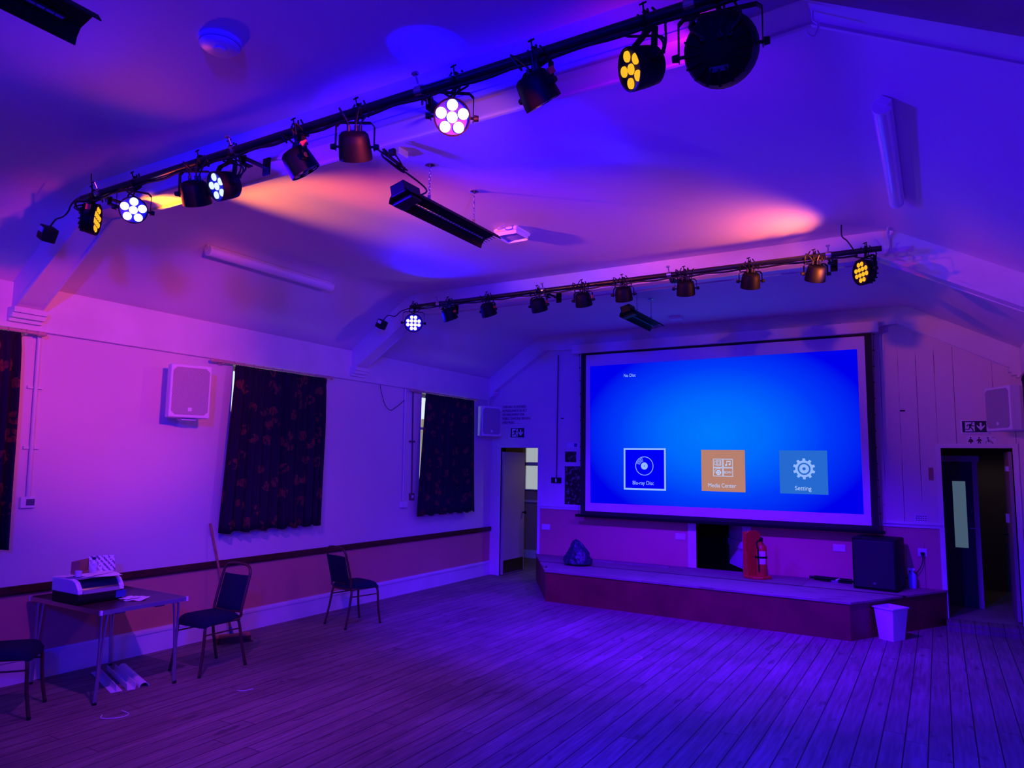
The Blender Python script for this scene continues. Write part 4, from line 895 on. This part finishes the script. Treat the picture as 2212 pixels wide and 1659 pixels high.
# notices beside the screen
t = tag(empty('photo_board', (-5.13, YB, 1.68)), 'dark framed board of photographs on the stage wall, half behind the screen', 'photo board')
MB().box((-.17, -.012, -.445), (.19, 0, .20)).build('board', M_trim, t)
k = NT('dark_photographs'); tcx = k.n('TexCoord'); f = k.noise(tcx.outputs['Object'], 16, 5); k.l(k.ramp(f, .52, .62, (.006, .005, .008), (.16, .12, .16)), k.b.inputs['Base Color']); k.b.inputs['Roughness'].default_value = .4
M_photo = k.m
MB().box((-.155, -.015, -.43), (.18, -.012, .19)).build('photograph', M_photo, t)
t = tag(empty('framed_photograph', (-5.17, YB, 2.03)), 'small dark photograph pinned above the photo board by the screen', 'photograph')
MB().box((-.13, -.01, -.11), (.13, 0, .13)).build('mount', M_trim, t); MB().box((-.115, -.013, -.095), (.09, -.010, .08)).build('photograph', M_photo, t)
t = tag(empty('paper_notice', (-5.17, YB, 2.22)), 'small white paper notice over the dark photographs beside the screen', 'notice')
MB().box((-.09, -.003, -.05), (.12, 0, .04)).build('sheet', M_paper, t); MB().box((.045, -.005, -.035), (.10, -.003, .025)).build('picture', mat('blue_notice_picture', (.05, .10, .35), .5), t)

# ------------------------------------------------------------------ things on the stage
# rubbish bag
bm = bmesh.new(); bmesh.ops.create_icosphere(bm, subdivisions=5, radius=1)
rnd = random.Random(5)
from mathutils import noise as _ns
for v in bm.verts:
    x, y, z = v.co
    h_ = (z+1)/2; r_ = (1-h_**1.6*.88)*1.0 if h_ > .12 else .86+.14*h_/.12
    rr = math.hypot(x, y)/max(1e-4, math.sqrt(max(1e-6, 1-z*z))) if abs(z) < .999 else 1
    a = math.atan2(y, x); xy = math.sqrt(max(0, 1-z*z))
    R0 = min(1, xy*1.9 if h_ < .5 else 1.0)*r_ if h_ < .95 else xy*.3
    n_ = _ns.fractal(Vector((math.cos(a)*1.4, math.sin(a)*1.4, h_*2.4)), .8, 2.1, 5)
    cre = abs(_ns.noise(Vector((math.cos(a)*3.1+h_*1.5, math.sin(a)*3.1, h_*3.3))))
    R0 *= 1+.16*n_-.20*cre
    v.co = Vector((.235*R0*math.cos(a)-.05*h_**2, .20*R0*math.sin(a), h_*.38*(1-.06*cre)))
me = bpy.data.meshes.new('bag'); bm.to_mesh(me); bm.free()
M_bag = mat('glossy_bin_liner', (.012, .014, .05), .22, bump=(26, .8))
me.materials.append(M_bag)
for p in me.polygons: p.use_smooth = True
o = bpy.data.objects.new('rubbish_bag', me); COL.objects.link(o); o.location = (-4.64, 9.78, ZS-.002)
tag(o, 'dark glossy rubbish bag slumped on the stage at its window wall end', 'rubbish bag')
# extinguisher and its stand
t = tag(empty('extinguisher_stand', (-2.13, 10.14, ZS), math.radians(58)), 'tall red plastic extinguisher stand on the stage under the screen', 'extinguisher stand')
XZm = Matrix(((1, 0, 0, 0), (0, 0, 1, 0), (0, 1, 0, 0), (0, 0, 0, 1)))
ba = [(-.16, 0), (-.16, .30), (-.13, .36), (-.13, .56), (-.10, .60), (-.06, .62), (.06, .62), (.10, .60), (.13, .56), (.13, .36), (.16, .30), (.16, 0)]
MB().prism(ba, .10, .135, XZm).build('back_panel', M_red, t, bevel=.004)
MB().prism([(.135, .0), (.135, .60), (.10, .62), (.075, .58), (.085, .36), (.06, .30), (.055, 0)], -.165, -.135, Matrix(((0, 0, 1, 0), (1, 0, 0, 0), (0, 1, 0, 0), (0, 0, 0, 1)))).build('side_flange', M_red, t, bevel=.004)
MB().prism([(-.175, .125), (.16, .125), (.16, -.06), (.08, -.13), (-.08, -.13), (-.175, -.06)], 0, .035).build('base', M_red, t, bevel=.008)
t = tag(empty('fire_extinguisher', (-2.105, 10.125, ZS+.035), math.radians(20)), 'red fire extinguisher with a white label held in the red stand on the stage', 'fire extinguisher')
MB().lathe([(0, 0), (.070, 0), (.076, .015), (.076, .36), (.068, .395), (.035, .43), (.022, .44), (.022, .455), (0, .455)], n=28).build('cylinder', M_red, t, smooth=40)
lb = MB(); n_ = 12
for z0, z1, a0, a1 in ((.16, .33, -2.3, -.9),):
    for i in range(n_):
        a, b = a0+(a1-a0)*i/n_, a0+(a1-a0)*(i+1)/n_
        lb._add([(r*math.cos(q), r*math.sin(q), z) for r in (.0762, .0772) for z in (z0, z1) for q in (a, b)], [(0, 1, 3, 2), (4, 6, 7, 5), (0, 4, 5, 1), (2, 3, 7, 6), (0, 2, 6, 4), (1, 5, 7, 3)])
lb.build('label', M_paper, t)
MB().cyl((0, 0, .45), (0, 0, .49), .018, n=12).box((-.012, -.09, .485), (.012, .03, .497)).box((-.010, -.10, .505), (.010, .03, .515), Matrix.Rotation(.1, 4, 'X')).lathe([(0, 0), (.017, 0), (.017, .008), (0, .008)], Tr(.018, 0, .465) @ Matrix.Rotation(PI/2, 4, 'Y'), 12).build('valve_handle', M_black, t)
MB().tube([(-.01, -.02, .47), (-.06, -.06, .44), (-.05, -.088, .34), (-.045, -.092, .2), (-.04, -.090, .06)], .010, 8, 5).build('hose', M_black, t, smooth=50)
MB().lathe([(.0785, .235), (.0805, .235), (.0805, .262), (.0785, .262)], n=28, caps=False).build('strap', M_black, t)
# folded stand and spray bottle
t = tag(empty('folded_microphone_stand', (-1.25, 10.42, ZS)), 'folded black microphone stand lying on the stage beside the subwoofer', 'microphone stand')
MB().cyl((-.24, .02, .032), (.22, -.02, .030), .028, n=14).cyl((-.20, .05, .02), (.24, .05, .02), .012, n=10).cyl((-.16, -.03, .012), (.22, -.07, .012), .011, n=10).build('legs', M_black, t, smooth=40)
MB().cyl((-.30, .03, .034), (-.22, .02, .032), .018, n=12).build('foot_cap', M_blackp, t)
MB().box((-.02, -.09, .0), (.06, -.045, .03)).cyl((.03, -.06, .03), (.08, -.07, .055), .012, n=8).build('metal_clip', M_chrome, t)
t = tag(empty('spray_bottle', (-.345, 10.50, ZS)), 'small pale spray bottle on the stage beside the subwoofer', 'bottle')
MB().lathe([(0, 0), (.040, 0), (.045, .01), (.045, .15), (.036, .175), (.018, .195), (.016, .215), (0, .215)], n=20).build('bottle_body', mat('pale_blue_plastic', (.35, .5, .85), .3), t, smooth=40)
MB().box((-.05, -.012, .215), (.03, .012, .245)).box((-.052, -.006, .17), (-.04, .006, .22)).build('spray_head', M_white, t, bevel=.003)

# ------------------------------------------------------------------ waste bin
t = tag(empty('waste_bin', (-.535, 9.325, 0), math.radians(60)), 'white plastic waste bin standing against the angled end of the stage', 'waste bin')
m = MB(); W0, D0, W1, D1, H_ = .105, .085, .140, .115, .36; th = .004
def fr4(w_, d_, z): return [(-w_, -d_, z), (w_, -d_, z), (w_, d_, z), (-w_, d_, z)]
V = fr4(W0, D0, 0)+fr4(W1, D1, H_)+fr4(W1-th, D1-th, H_)+fr4(W0-th, D0-th, th)
F = [(3, 2, 1, 0)]+[(i, (i+1) % 4, 4+(i+1) % 4, 4+i) for i in range(4)]+[(4+i, 4+(i+1) % 4, 8+(i+1) % 4, 8+i) for i in range(4)]+[(8+i, 8+(i+1) % 4, 12+(i+1) % 4, 12+i) for i in range(4)]+[(12, 13, 14, 15)]
m._add(V, F); m.build('bin_body', M_white, t, bevel=.006)
m = MB(); a, b = fr4(W1+.010, D1+.010, H_), fr4(W1-th, D1-th, H_); a2, b2 = fr4(W1+.010, D1+.010, H_-.014), fr4(W1+.001, D1+.001, H_-.014)
m._add(a+b+a2+b2, [(i, (i+1) % 4, 4+(i+1) % 4, 4+i) for i in range(4)]+[(i, 8+i, 8+(i+1) % 4, (i+1) % 4) for i in range(4)]+[(8+i, 12+i, 12+(i+1) % 4, 8+(i+1) % 4) for i in range(4)])
m.build('rim', M_white, t)

# ------------------------------------------------------------------ banquet chairs
def make_chair(P, rz, label):
    # local front is -Y, origin on the floor under the seat
    t = tag(empty('banquet_chair', P, rz), label, 'chair', 'navy banquet chairs')
    s = MB(); nx, ny = 12, 12; V = []
    for lay in (0, 1):
        for j in range(ny+1):
            for i in range(nx+1):
                u, v = i/nx*2-1, j/ny*2-1
                e = (1-abs(u)**5)*(1-abs(v)**5); hw = .205-.012*(v)   # a little wider at the front
                x = u*hw*(1-.10*abs(v)**6); y = v*.205*(1-.08*abs(u)**6)
                drop = .022*max(0, (-v-.6)/.4)**2
                V.append((x, y, .455+(.045*e**.5 if lay else -.020-.006*(1-e))-drop))
    N_ = (nx+1)*(ny+1); F = []
    for j in range(ny):
        for i in range(nx):
            a = j*(nx+1)+i; F += [(a+N_, a+1+N_, a+nx+2+N_, a+nx+1+N_), (a, a+nx+1, a+nx+2, a+1)]
    rim = [i for i in range(nx+1)]+[(j+1)*(nx+1)+nx for j in range(ny)]+[ny*(nx+1)+nx-1-i for i in range(nx)]+[(ny-1-j)*(nx+1) for j in range(ny-1)]
    for i in range(len(rim)): a, b = rim[i], rim[(i+1) % len(rim)]; F.append((a, b, b+N_, a+N_))
    s._add(V, F); s.build('seat', M_navy, t, smooth=50)
    # backrest leans back from y=.19 at z .48 to y=.29 at z .90
    def bp(x, z): return (x, .185+(z-.46)*.26, z)
    bk = MB(); V = []; n = 10
    for lay in (-1, 1):
        for j in range(n+1):
            for i in range(n+1):
                u, v = i/n*2-1, j/n; z = .49+v*.315; e = (1-abs(u)**6)*(1-abs(2*v-1)**6); x = u*(.175+.0*v); p = bp(x, z)
                V.append((p[0], p[1]+lay*(.006+.013*e**.5)+(.018*u*u), p[2]))
    N_ = (n+1)**2; F = []
    for j in range(n):
        for i in range(n):
            a = j*(n+1)+i; F += [(a+N_, a+n+1+N_, a+n+2+N_, a+1+N_), (a, a+1, a+n+2, a+n+1)]
    rim = [i for i in range(n+1)]+[(j+1)*(n+1)+n for j in range(n)]+[n*(n+1)+n-1-i for i in range(n)]+[(n-1-j)*(n+1) for j in range(n-1)]
    for i in range(len(rim)): a, b = rim[i], rim[(i+1) % len(rim)]; F.append((a, a+N_, b+N_, b))
    bk._add(V, F); bk.build('backrest', M_navy, t, smooth=50)
    r = .0130
    q = [(-.15, .175, .428), (-.185, .20, .455), bp(-.19, .52), bp(-.188, .78), bp(-.175, .855), bp(-.13, .893), bp(-.05, .905), bp(.05, .905), bp(.13, .893), bp(.175, .855), bp(.188, .78), bp(.19, .52), (.185, .20, .455), (.15, .175, .428)]
    MB().tube(q, r, 10, 4).tube([bp(-.185, .49), bp(0, .482), bp(.185, .49)], .008, 8, 3).build('back_frame', M_bronze, t, smooth=60)
    MB().tube([(-.165, .19, .425), (-.185, .10, .43), (-.19, -.12, .43), (-.175, -.165, .425), (-.10, -.18, .42), (.10, -.18, .42), (.175, -.165, .425), (.19, -.12, .43), (.185, .10, .43), (.165, .19, .425)], r, 8, 4, closed=True).build('seat_frame', M_bronze, t, smooth=60)
    for sx_ in (-1, 1):
        MB().tube([(sx_*.17, -.165, .42), (sx_*.188, -.182, .395), (sx_*.195, -.195, .20), (sx_*.203, -.225, .008)], .0135, 8, 3).build('leg', M_bronze, t, smooth=60)
        MB().tube([(sx_*.165, .17, .425), (sx_*.185, .185, .395), (sx_*.195, .215, .22), (sx_*.203, .265, .008)], .0135, 8, 3).build('leg', M_bronze, t, smooth=60)
        MB().tube([(sx_*.190, -.188, .345), (sx_*.190, .190, .345)], .007, 8, 0).build('stretcher', M_bronze, t)
    for i, (x, y) in enumerate(((-.203, -.225), (.203, -.225), (-.203, .265), (.203, .265))): MB().cyl((x, y, 0), (x, y, .02), .014, n=10).build('foot', M_blackp, t)
    return t
make_chair((-5.82, 4.385, 0), math.radians(1), 'navy padded banquet chair facing the folding table, in front of the broom')
make_chair((-6.00, 6.50, 0), math.radians(180-11), 'navy padded banquet chair standing alone under the middle and far windows')
make_chair((-6.04, 2.82, 0), math.radians(180-40), 'navy padded banquet chair cut off by the edge of the view before the table')

# ------------------------------------------------------------------ folding table and what is on it
t = tag(empty('folding_table', (-6.14, 3.625, 0)), 'dark topped folding table with metal edge and doubled tube legs against the window wall', 'table')
TZ = .715; tw, tl = .535, .375
MB().box((-tw+.004, -tl+.004, TZ-.022), (tw-.004, tl-.004, TZ)).build('tabletop', mat('dark_laminate', (.055, .030, .035), .28, noise=(30, .3)), t)
e_ = MB()
for a in (((-tw, -tl), (tw, -tl+.005)), ((-tw, tl-.005), (tw, tl)), ((-tw, -tl), (-tw+.005, tl)), ((tw-.005, -tl), (tw, tl))): e_.box((*a[0], TZ-.032), (*a[1], TZ+.0015))
e_.build('metal_edging', M_alu, t)
c_ = MB()
for sx_ in (-1, 1):
    for sy in (-1, 1): c_.box((sx_*tw-.014, sy*tl-.014, TZ-.033), (sx_*tw+.002 if sx_ > 0 else sx_*tw+.014, sy*tl+.002 if sy > 0 else sy*tl+.014, TZ+.002)) if False else c_.box(tuple(sorted((sx_*(tw-.016), sx_*(tw+.002))))[:1]+tuple(sorted((sy*(tl-.016), sy*(tl+.002))))[:1]+(TZ-.033,), (max(sx_*(tw-.016), sx_*(tw+.002)), max(sy*(tl-.016), sy*(tl+.002)), TZ+.0025))
c_.build('corner_caps', M_white, t)
for sx_ in (-1, 1):
    for sy in (-1, 1):
        x, y = sx_*(tw-.06), sy*(tl-.045)
        g = MB()
        for off in (-.0, .042):
            yy = y-sy*off*1.0
            g.tube([(x, yy-sy*.07, TZ-.035), (x, yy-sy*.02, TZ-.040), (x, yy, TZ-.075), (x, y+(yy-y)*.35-sy*.0, .30), (x, y-sy*(.014 if off else 0)+sy*.012, .012)], .0095, 8, 4)
        g.build('leg', M_alu, t, smooth=60)
        MB().box((x-.015, y-.006, 0), (x+.015, y+.030, .014) if sy > 0 else (x+.015, y+.012, .014)).build('foot', M_blackp, t) if False else MB().cyl((x, y+sy*.006, 0), (x, y+sy*.006, .02), .017, n=10).build('foot', M_blackp, t)
for sy in (-.18, .16): MB().rbox((tw-.14, sy-.04, TZ-.055), (tw-.05, sy+.04, TZ-.03), .01).build('catch', mat('grey_plastic', (.35, .35, .38), .5), t)
# printer: front faces +X
t = tag(empty('printer', (-6.16, 3.445, TZ+.001)), 'white and dark desktop printer on the folding table under a heap of papers', 'printer')
YZ = Matrix(((0, 0, 1, 0), (1, 0, 0, 0), (0, 1, 0, 0), (0, 0, 0, 1)))   # poly (y,z) extruded along x
XZ = Matrix(((1, 0, 0, 0), (0, 0, 1, 0), (0, 1, 0, 0), (0, 0, 0, 1)))
MB().prism([(-.19, 0), (.20, 0), (.215, .03), (.21, .085), (-.19, .085)], -.185, .185, XZ).build('base_body', M_blackp, t, bevel=.012)
MB().prism([(-.19, .083), (.212, .083), (.205, .12), (.16, .175), (.10, .195), (-.19, .195)], -.19, -.15, XZ).prism([(-.19, .083), (.212, .083), (.205, .12), (.16, .175), (.10, .195), (-.19, .195)], .15, .19, XZ).prism([(-.19, .083), (.10, .083), (.10, .195), (-.19, .195)], -.15, .15, XZ).build('white_shell', M_white, t, bevel=.008)
MB().prism([(.10, .11), (.195, .11), (.19, .125), (.15, .17), (.10, .186)], -.149, .149, XZ).build('front_cover', mat('dark_blue_gloss', (.008, .010, .06), .15), t)
MB().prism([(.10, .083), (.212, .083), (.205, .112), (.10, .112)], -.149, .149, XZ).build('grey_band', mat('grey_band', (.30, .28, .34), .4), t)
MB().box((.20, .12, .02), (.215, .205, .075)).build('control_panel', mat('blue_panel', (.03, .05, .35), .3), t)
PZ = TZ+.001+.197
def sheet(x, y, z, rz, w_, h__, label, tilt=0, m_=None):
    o = MB(); n = 8; V = []
    for k_ in (0, 1):
        for j in range(n+1):
            for i in range(n+1):
                u, v = i/n-.5, j/n-.5; V.append((u*w_, v*h__, .006*math.sin(u*5+v*3)**2*(1 if not tilt else 0)+k_*.0012))
    N_ = (n+1)**2; F = []
    for j in range(n):
        for i in range(n): a = j*(n+1)+i; F += [(a+N_, a+1+N_, a+n+2+N_, a+n+1+N_), (a, a+n+1, a+n+2, a+1)]
    rim = [i for i in range(n+1)]+[(j+1)*(n+1)+n for j in range(n)]+[n*(n+1)+n-1-i for i in range(n)]+[(n-1-j)*(n+1) for j in range(n-1)]
    for i in range(len(rim)): a, b = rim[i], rim[(i+1) % len(rim)]; F.append((a, b, b+N_, a+N_))
    o._add(V, F); b = o.build('paper_sheet', m_ or M_paper, smooth=30); b.location = (x, y, z); b.rotation_euler = (tilt, 0, rz)
    return tag(b, label, 'paper', 'papers on the folding table')
sheet(-6.13, 3.38, PZ, .15, .30, .21, 'white paper lowest in the heap on the printer, sticking out over its side')
sheet(-6.09, 3.48, PZ+.008, -.25, .30, .30, 'large white paper on top of the printer with a turned corner')
sheet(-6.12, 3.43, PZ+.016, .5, .21, .28, 'white paper uppermost in the heap on the printer')
sheet(-5.86, 3.70, TZ+.001, .7, .15, .20, 'white paper lying on the tabletop beside the printer')
sheet(-5.90, 3.66, TZ+.009, .25, .10, .14, 'small white slip lying on the paper beside the printer')
t = tag(empty('cardboard_box', (-6.23, 3.40, PZ+.024), math.radians(-60)), 'flattened brown cardboard box standing open on the papers over the printer', 'box')
MB().box((-.13, -.003, 0), (.10, .003, .10)).build('front_flap', M_card, t); MB().box((.10, -.003, 0), (.104, .07, .10)).build('side_flap', M_card, t); MB().box((-.13, .0, .0), (.10, .07, .004)).build('bottom', M_card, t)
k = NT('printed_leaflet'); tcx = k.n('TexCoord'); sp_ = k.n('SeparateXYZ'); k.l(tcx.outputs['Object'], sp_.inputs[0])
st_ = k.math('GREATER_THAN', k.math('SINE', k.math('MULTIPLY', k.math('ADD', sp_.outputs[0], k.math('MULTIPLY', sp_.outputs[1], .7)), 150.0)), .1); nn_ = k.math('GREATER_THAN', k.noise(tcx.outputs['Object'], 60, 2), .45)
k.l(k.mix(k.math('MULTIPLY', st_, nn_), (.72, .72, .78), (.10, .10, .25)), k.b.inputs['Base Color'])
o = MB().box((-.10, -.07, 0), (.10, .07, .0015)).build('leaflet', k.m); o.location = (-6.245, 3.60, PZ+.075); o.rotation_euler = (math.radians(62), .0, math.radians(75)); tag(o, 'printed blue and white leaflet propped behind the water bottle on the printer', 'leaflet')
t = tag(empty('water_bottle', (-6.14, 3.47, PZ+.024)), 'clear plastic water bottle with a dark cap standing on the papers', 'bottle')
M_clear = bpy.data.materials.new('clear_plastic'); M_clear.use_nodes = True; _b = M_clear.node_tree.nodes['Principled BSDF']; _b.inputs['Base Color'].default_value = (.75, .8, .95, 1); _b.inputs['Roughness'].default_value = .08; _b.inputs['Alpha'].default_value = .40
MB().lathe([(0, 0), (.030, 0), (.033, .006), (.033, .03), (.031, .034), (.033, .038), (.033, .06), (.024, .085), (.012, .10), (.012, .112)], n=20).build('bottle_body', M_clear, t, smooth=40)
MB().lathe([(0, .105), (.0145, .105), (.0145, .125), (0, .125)], n=16).build('cap', mat('dark_blue_cap', (.01, .012, .08), .4), t)
t = tag(empty('drinking_glass', (-6.05, 3.30, PZ+.014)), 'small clear glass on the papers in front of the cardboard', 'glass')
MB().lathe([(0, 0), (.022, 0), (.028, .05), (.026, .05), (.020, .004), (0, .004)], n=20).build('glass_body', M_clear, t, smooth=40)

# trunking lengths under the table
def rot2(x, y, a): return (x*math.cos(a)-y*math.sin(a), x*math.sin(a)+y*math.cos(a))
def trunk(prof_, P, rz, L, label, m_=M_white):
    o = MB().prism(prof_, 0, L, XZ).build('plastic_trunking', m_, smooth=30); o.location = P; o.rotation_euler = (0, 0, rz)
    return tag(o, label, 'trunking', 'plastic trunking lengths under the table')
ta = math.radians(72)
U = [(-.03, 0), (.03, 0), (.034, .05), (.030, .05), (.027, .004), (-.027, .004), (-.030, .05), (-.034, .05)]
trunk([(-.045, 0), (.045, 0), (.045, .004), (.004, .004), (.0, .055), (-.004, .055), (-.004, .004), (-.045, .004)], (-5.83, 3.56, 0), ta, .72, 'angled length of white trunking on the floor nearest the front table leg')
trunk(U, (-5.79, 3.66, 0), ta, .70, 'open U-shaped white trunking between the other two under the table')
hp = [(.038*math.cos(q), .038*math.sin(q)) for q in [PI*i/14 for i in range(15)]]; hi = [(.033*math.cos(q), .004+.031*math.sin(q)) for q in [PI*i/14 for i in range(14, -1, -1)]]
trunk(hp+hi, (-5.77, 3.76, 0), ta, .72, 'half-round white trunking on the floor farthest from the front table leg')
# broom leaning on the wall
Hb = Vector((-6.42, 5.12, .085)); Ht = Vector((XL+.035, 4.985, 1.215))
t = tag(empty('broom', (-6.40, 5.12, 0), 0), 'wooden broom leaning on the window wall behind the banquet chair', 'broom')
O3 = Vector((-6.40, 5.12, 0))
MB().cyl(Hb-O3, Ht-O3, .0125, n=12).build('handle', M_wood, t, smooth=40)
Rb = Matrix.Rotation(math.radians(62), 4, 'Z')
MB().rbox((-.17, -.03, .06), (.17, .03, .09), .008, M=Rb).build('broom_head', M_wood, t)
MB().prism([(-.20, -.045), (.20, -.045), (.17, .03), (-.17, .03)], 0, .008, Rb).prism([(-.175, -.032), (.175, -.032), (.175, .028), (-.175, .028)], .008, .062, Rb).build('bristles', M_bristle, t)
MB().cyl(Hb-O3, (Hb-O3)+(Ht-Hb).normalized()*.07, .020, .016, n=12).build('socket', mat('blue_broom_socket', (.05, .10, .4), .4), t, smooth=40)
# scraps on the floor
def scrap(pts, label): tag(MB().tube(pts, .003, 5, 5).build('cable_offcut', M_white, smooth=60), label, 'offcut', 'white offcuts on the floor')
scrap([(-5.40, 3.20, .004), (-5.33, 3.16, .004), (-5.24, 3.24, .004), (-5.26, 3.32, .004), (-5.37, 3.33, .004)], 'white curled cable offcut on the floor in front of the table')
scrap([(-2.74, 6.80, .004), (-2.66, 6.86, .004), (-2.60, 6.92, .004), (-2.63, 7.0, .004), (-2.68, 7.02, .004)], 'white curled offcut alone on the open floor before the stage')
scrap([(-5.06, 4.12, .004), (-5.00, 4.14, .004), (-4.98, 4.22, .004)], 'short white offcut on the floor by the chair legs')
